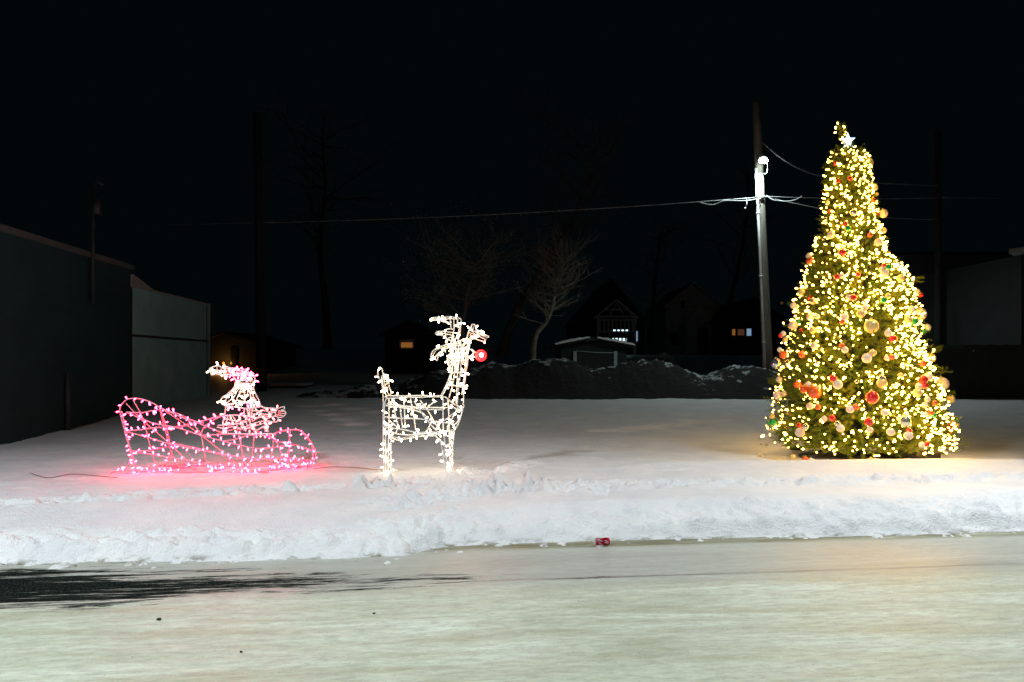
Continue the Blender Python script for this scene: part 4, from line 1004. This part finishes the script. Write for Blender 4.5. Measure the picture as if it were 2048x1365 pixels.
bx(MB(), e0.x + .55, e0.x + 6, Ye + .3, Ye + 7, .2, e0.z - .06).build('wall', M['house_dark'], b2, smooth=False)
m = MB(); m.add([(e0.x, Ye, e0.z - .07), (e0.x + 6, Ye, e0.z + .85), (e0.x + 6, Ye, e0.z + 1.0), (e0.x, Ye, e0.z + .06), (e0.x + .5, Ye + .5, e0.z - .07), (e0.x + 6.5, Ye + .5, e0.z + .85), (e0.x + 6.5, Ye + .5, e0.z + 1.0), (e0.x + .5, Ye + .5, e0.z + .06)], [(0, 1, 2, 3), (7, 6, 5, 4), (0, 4, 5, 1), (1, 5, 6, 2), (2, 6, 7, 3), (3, 7, 4, 0)])
m.build('roof', M['trim'], b2, smooth=False)
# low dark board fence on the right
Yf = 20.5; f0, f1 = P(1852, 0, Yf).x, P(2120, 0, Yf).x
fe = empty('board_fence', ((f0 + f1) / 2, Yf, gz((f0 + f1) / 2, Yf)), label='low black board fence at the back of the lot, right of the lit tree', cat='fence')
m = MB(); nb = 26
for i in range(nb):
    xx = f0 + (f1 - f0) * (i + .5) / nb; zt = P(0, 690 + (1 if i % 3 else -1) * .6, Yf).z; m.box((xx, Yf, (zt + .1) / 2), ((f1 - f0) / nb - .008, .04, zt - .1))
m.build('boards', M['house_dark'], fe, smooth=False)
m = MB(); bx(m, f0, f0 + 1.0, Yf - .08, Yf - .021, P(0, 693, Yf).z - .05, P(0, 690, Yf).z); m.build('rail', M['trim_dark'], fe, smooth=False)
MB().sphere(P(1947, 702, Yf - .05), .018, 8, 6).build('reflector', M['conduit'], fe)

# ------------------------------------------------------------------ ploughed piles of dirty snow at the back of the lot
def pile(px0, px1, crest, Yc, wf, wb, seed, label, amp=1.0):
    x0, x1 = P(px0, 0, Yc).x, P(px1, 0, Yc).x
    xs = np.arange(x0, x1, .055); ys = np.arange(Yc - wf, Yc + wb, .07); X, Yy = np.meshgrid(xs, ys)
    cx = np.array([P(a, 0, Yc).x for a, b in crest]); cz = np.array([P(0, b, Yc).z for a, b in crest])
    top = np.interp(X, cx, cz); g0 = gz((x0 + x1) / 2, Yc - wf)
    wob = .35 * fbm(X * .7, X * 0, seed)
    s = np.where(Yy < Yc + wob, sstep(Yc - wf + .1 + wob, Yc + wob, Yy) ** .75, 1 - sstep(Yc + wob, Yc + wb, Yy))
    e = sstep(x0, x0 + .8, X) * (1 - sstep(x1 - .8, x1, X))
    Zz = g0 - .1 + (top - g0 + .1) * s * e + amp * s * (.28 * fbm(X * 1.7, Yy * 1.7, seed + 1, 5) + .22 * np.abs(fbm(X * 5, Yy * 5, seed + 2, 3)) - .04)
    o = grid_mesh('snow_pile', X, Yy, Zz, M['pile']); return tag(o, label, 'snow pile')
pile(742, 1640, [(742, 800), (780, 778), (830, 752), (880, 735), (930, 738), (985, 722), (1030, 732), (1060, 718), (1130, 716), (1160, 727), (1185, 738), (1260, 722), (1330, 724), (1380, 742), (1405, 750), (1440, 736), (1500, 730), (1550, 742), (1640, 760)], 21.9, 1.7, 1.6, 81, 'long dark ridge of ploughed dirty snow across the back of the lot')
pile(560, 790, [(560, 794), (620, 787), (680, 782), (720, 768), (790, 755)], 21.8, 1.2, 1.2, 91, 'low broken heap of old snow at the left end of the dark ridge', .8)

# ------------------------------------------------------------------ bare trees behind
def bare_tree(name, label, base, pts, r0, seed, twigs=60, spread=1.6, twl=1.0, mat=None, leaves=0, main=None, cat='tree'):
    r_ = random.Random(seed); root = empty(name, base, label=label, cat=cat)
    tr_ = smooth_path(pts, 6); n = len(tr_)
    MB().tube(tr_, [r0 * (1 - .8 * i / (n - 1)) for i in range(n)], 8).build('trunk', mat or M['bark_far'], root)
    m = MB(); ends = []
    def br(p, d, L, r, lv):
        q = [p]; dd = d.normalized()
        for i in range(4):
            dd = (dd + Vector((r_.uniform(-.25, .25), r_.uniform(-.25, .25), r_.uniform(-.12, .22)))).normalized(); q.append(q[-1] + dd * L / 4)
        m.tube(q, [r, r * .85, r * .65, r * .5, r * .3], 4, caps=False); ends.append(q[-1]); ends.append(q[2])
        if lv > 0:
            for k in range(r_.randint(2, 4)):
                i = r_.randint(1, 4); nd = (dd + Vector((r_.uniform(-1, 1), r_.uniform(-1, 1), r_.uniform(-.5, .8)))).normalized(); br(q[i], nd, L * r_.uniform(.5, .75), r * .5, lv - 1)
    for k in range(twigs):
        i = r_.randint(int(n * .4), n - 1); a = r_.uniform(0, 6.28)
        d = Vector((math.cos(a) * spread, math.sin(a) * spread, r_.uniform(.1, 1.2)))
        br(tr_[i], d, r_.uniform(.7, 1.3) * twl, r0 * .22, 2)
    m.build('branches', mat or M['bark_far'], root)
    if leaves:
        m = MB()
        for k in range(leaves):
            c = r_.choice(ends) + Vector((r_.gauss(0, .12), r_.gauss(0, .12), r_.gauss(-.05, .15))); s = r_.uniform(.02, .045)
            a = Vector((r_.uniform(-1, 1), r_.uniform(-1, 1), r_.uniform(-1, 1))).normalized(); b = a.orthogonal().normalized()
            m.add([tuple(c - a * s), tuple(c + b * s * .5), tuple(c + a * s), tuple(c - b * s * .5)], [(0, 1, 2, 3)])
        m.build('leaves', M['dead_leaf'], root, smooth=False)
    return root
Yt = 25.5
bare_tree('bare_tree', 'small bare tree with a curved pale trunk left of the snow roofed shed', (P(1066, 0, Yt).x, Yt, gz(.7, Yt)),
          [P(1066, 735, Yt), P(1067, 700, Yt), P(1073, 668, Yt), P(1092, 645, Yt), P(1106, 610, Yt), P(1110, 575, Yt), P(1118, 545, Yt), P(1130, 525, Yt)], .11, 4, 60, 1.5, 1.0)
bare_tree('leafy_shrub_tree', 'scraggly tree with a few dead leaves hanging, behind the reindeer antlers', (P(930, 0, 27).x, 27, gz(-1.7, 27)),
          [P(930, 735, 27), P(925, 660, 27), P(935, 590, 27), P(950, 530, 27)], .10, 9, 46, 1.9, 1.6, leaves=2600)
bare_tree('big_bare_tree', 'tall bare tree with a thick leaning trunk, behind the small curved tree', (P(1010, 0, 34).x, 34, gz(-.3, 34)),
          [P(1000, 715, 34), P(1040, 610, 34), P(1110, 500, 34), P(1165, 400, 34), P(1190, 300, 34)], .24, 19, 26, 1.6, 2.6, M['bark'])
bare_tree('leaning_tree', 'slender bare tree leaning right in front of the grey house', (P(1440, 0, 48).x, 48, gz(13, 48)),
          [P(1440, 700, 48), P(1455, 620, 48), P(1475, 540, 48), P(1492, 440, 48), P(1497, 330, 48)], .22, 29, 14, 1.4, 2.4, M['bark'])
bare_tree('forked_tree', 'bare tree between the porch house and the grey house', (P(1300, 0, 50).x, 50, gz(9, 50)),
          [P(1297, 690, 50), P(1306, 620, 50), P(1312, 540, 50), P(1322, 460, 50)], .2, 39, 12, 1.5, 2.2, M['bark'])
bare_tree('distant_tree', 'tall bare tree far behind the sleigh and reindeer', (P(650, 0, 42).x, 42, gz(-10, 42)),
          [P(655, 700, 42), P(650, 600, 42), P(640, 500, 42), P(650, 380, 42), P(645, 280, 42)], .25, 49, 22, 1.7, 3.0, M['bark'])
# snowy bush
bc = P(1330, 712, 34); r_ = random.Random(8); m = MB(); m2 = MB()
for k in range(420):
    a = r_.uniform(0, 6.28); e = r_.uniform(.1, 1.5); d = Vector((math.cos(a) * math.cos(e), math.sin(a) * math.cos(e), math.sin(e))); q = Vector((bc.x, 34, bc.z - .5)) + Vector((d.x * .55, d.y * .5, d.z * .65)) * r_.uniform(.6, 1)
    m.tube([Vector((bc.x, 34, bc.z - .6)), q], .006, 3, caps=False)
    if k % 2: m2.sphere(q, r_.uniform(.015, .035), 6, 4, (1.5, 1, .6))
bush = empty('bush', (bc.x, 34, bc.z - .6), label='round twiggy bush dusted with snow in front of the grey house', cat='bush')
m.build('twigs', M['bark'], bush); m2.build('snow_dusting', M['snow'], bush)

# ------------------------------------------------------------------ small things
# crushed drink can
cy = 6.42; cp = P(1205, 1091, cy); cc = Vector((cp.x, cy, .036))
can = empty('drink_can', (cc.x, cc.y, 0), label='red drink can lying on its side at the foot of the snow bank', cat='can')
def can_r(t, a):
    r = .033
    if t < .08: r = .026 + .007 * t / .08
    if t > .9: r = .033 - .008 * (t - .9) / .1
    return r * (1 - .10 * math.exp(-((t - .45) / .18) ** 2) * (1 + math.cos(a - 1.2)) * .7)
m = MB(); n = 24; K = 14; vs = []; fs = []
ax = Vector((1, .10, 0)).normalized(); bx_ = Vector((0, 0, 1)); cx_ = ax.cross(bx_)
def cpnt(t, a, e=0): return cc + ax * (t - .5) * .122 + (bx_ * math.sin(a) + cx_ * math.cos(a)) * (can_r(t, a) + e)
for j in range(K + 1):
    for i in range(n): vs.append(tuple(cpnt(j / K, 2 * math.pi * i / n)))
for j in range(K):
    for i in range(n): a, b = j * n + i, j * n + (i + 1) % n; fs.append((a, b, b + n, a + n))
m.add(vs, fs); m.build('body', M['can_red'], can)
for t in (0, 1):
    m = MB(); m.tube([cpnt(t, a) for a in np.linspace(0, 6.283, 25)], .0016, 5); m.add([tuple(cpnt(t, a, -.002) + ax * (.003 if t == 0 else -.003)) for a in np.linspace(0, 6.283, 25)[:-1]], [tuple(range(24)) if t else tuple(range(23, -1, -1))]); m.build('lid', M['alu'], can)
# printed marks: sweeping pale arcs and a dark band, hugging the surface
def sgn(v): return v
front_a = math.pi if (cx_.y > 0) else 0.0
def arc(pts, w, mat):
    m = MB(); ps = smooth_path([Vector((t, a, 0)) for t, a in pts], 5); vs = []
    for i, p in enumerate(ps):
        k = w * math.sin(math.pi * (i + .6) / (len(ps) + .2)) + .0004
        vs.append(tuple(cpnt(p.x, front_a + p.y - k / .033, .0006))); vs.append(tuple(cpnt(p.x, front_a + p.y + k / .033, .0006)))
    m.add(vs, [(2 * i, 2 * i + 1, 2 * i + 3, 2 * i + 2) for i in range(len(ps) - 1)]); m.build('printed_mark', mat, can)
sg = -1 if front_a else 1
arc([(.06, .35 * sg), (.25, .42 * sg), (.5, .36 * sg)], .0028, M['can_pale']); arc([(.58, .42 * sg), (.72, .36 * sg), (.84, .05 * sg), (.92, -.25 * sg)], .003, M['can_pale'])
arc([(.62, .05 * sg), (.72, -.15 * sg), (.82, -.2 * sg)], .003, M['can_pale']); arc([(.15, -.05 * sg), (.26, -.2 * sg), (.38, -.3 * sg)], .003, M['can_pale'])
arc([(.04, .62 * sg), (.3, .62 * sg), (.55, .55 * sg)], .0035, M['can_black']); arc([(.6, .22 * sg), (.72, .12 * sg), (.84, -.12 * sg)], .0025, M['can_black']); arc([(.05, .9 * sg), (.18, .95 * sg), (.3, .9 * sg)], .005, M['can_pale'])
# grit on the road
for (px, py, s, lab) in ((318, 1241, .012, 'dark grit stone on the road at the left, the largest of the three'), (748, 1229, .007, 'tiny dark grit stone on the road below the reindeer'), (482, 1306, .006, 'tiny dark grit stone on the road near the bottom edge')):
    Y = F * H / (py - HZ); p = P(px, py, Y); m = MB().sphere((p.x, p.y, .006), s, 8, 6, (1.4, 1, .8)); m.v = [(a + random.uniform(-.2, .2) * s, b + random.uniform(-.2, .2) * s, c) for a, b, c in m.v]
    tag(m.build('stone', M['stone'], None, origin=(p.x, p.y, 0)), lab, 'stone')
# supply cords lying on the snow
def cord(pxs, label):
    pts = []
    for (px, py) in pxs:
        Y = 9.0
        for i in range(12): Y = F * (H - gz((px - 1024) / F * Y, Y)) / (py - HZ)
        q = P(px, py, Y); pts.append(Vector((q.x, q.y, gz(q.x, q.y) + .012)))
    o = MB().tube(smooth_path(pts, 6), .0042, 6).build('extension_cord', M['orange_cord'], None, origin=tuple(pts[0])); tag(o, label, 'cord')
cord([(60, 948), (95, 957), (140, 951), (180, 953), (235, 958)], 'thin brown extension cord on the snow left of the pink sleigh')
cord([(625, 940), (670, 937), (710, 938), (768, 943)], 'thin brown extension cord between the sleigh and the reindeer')
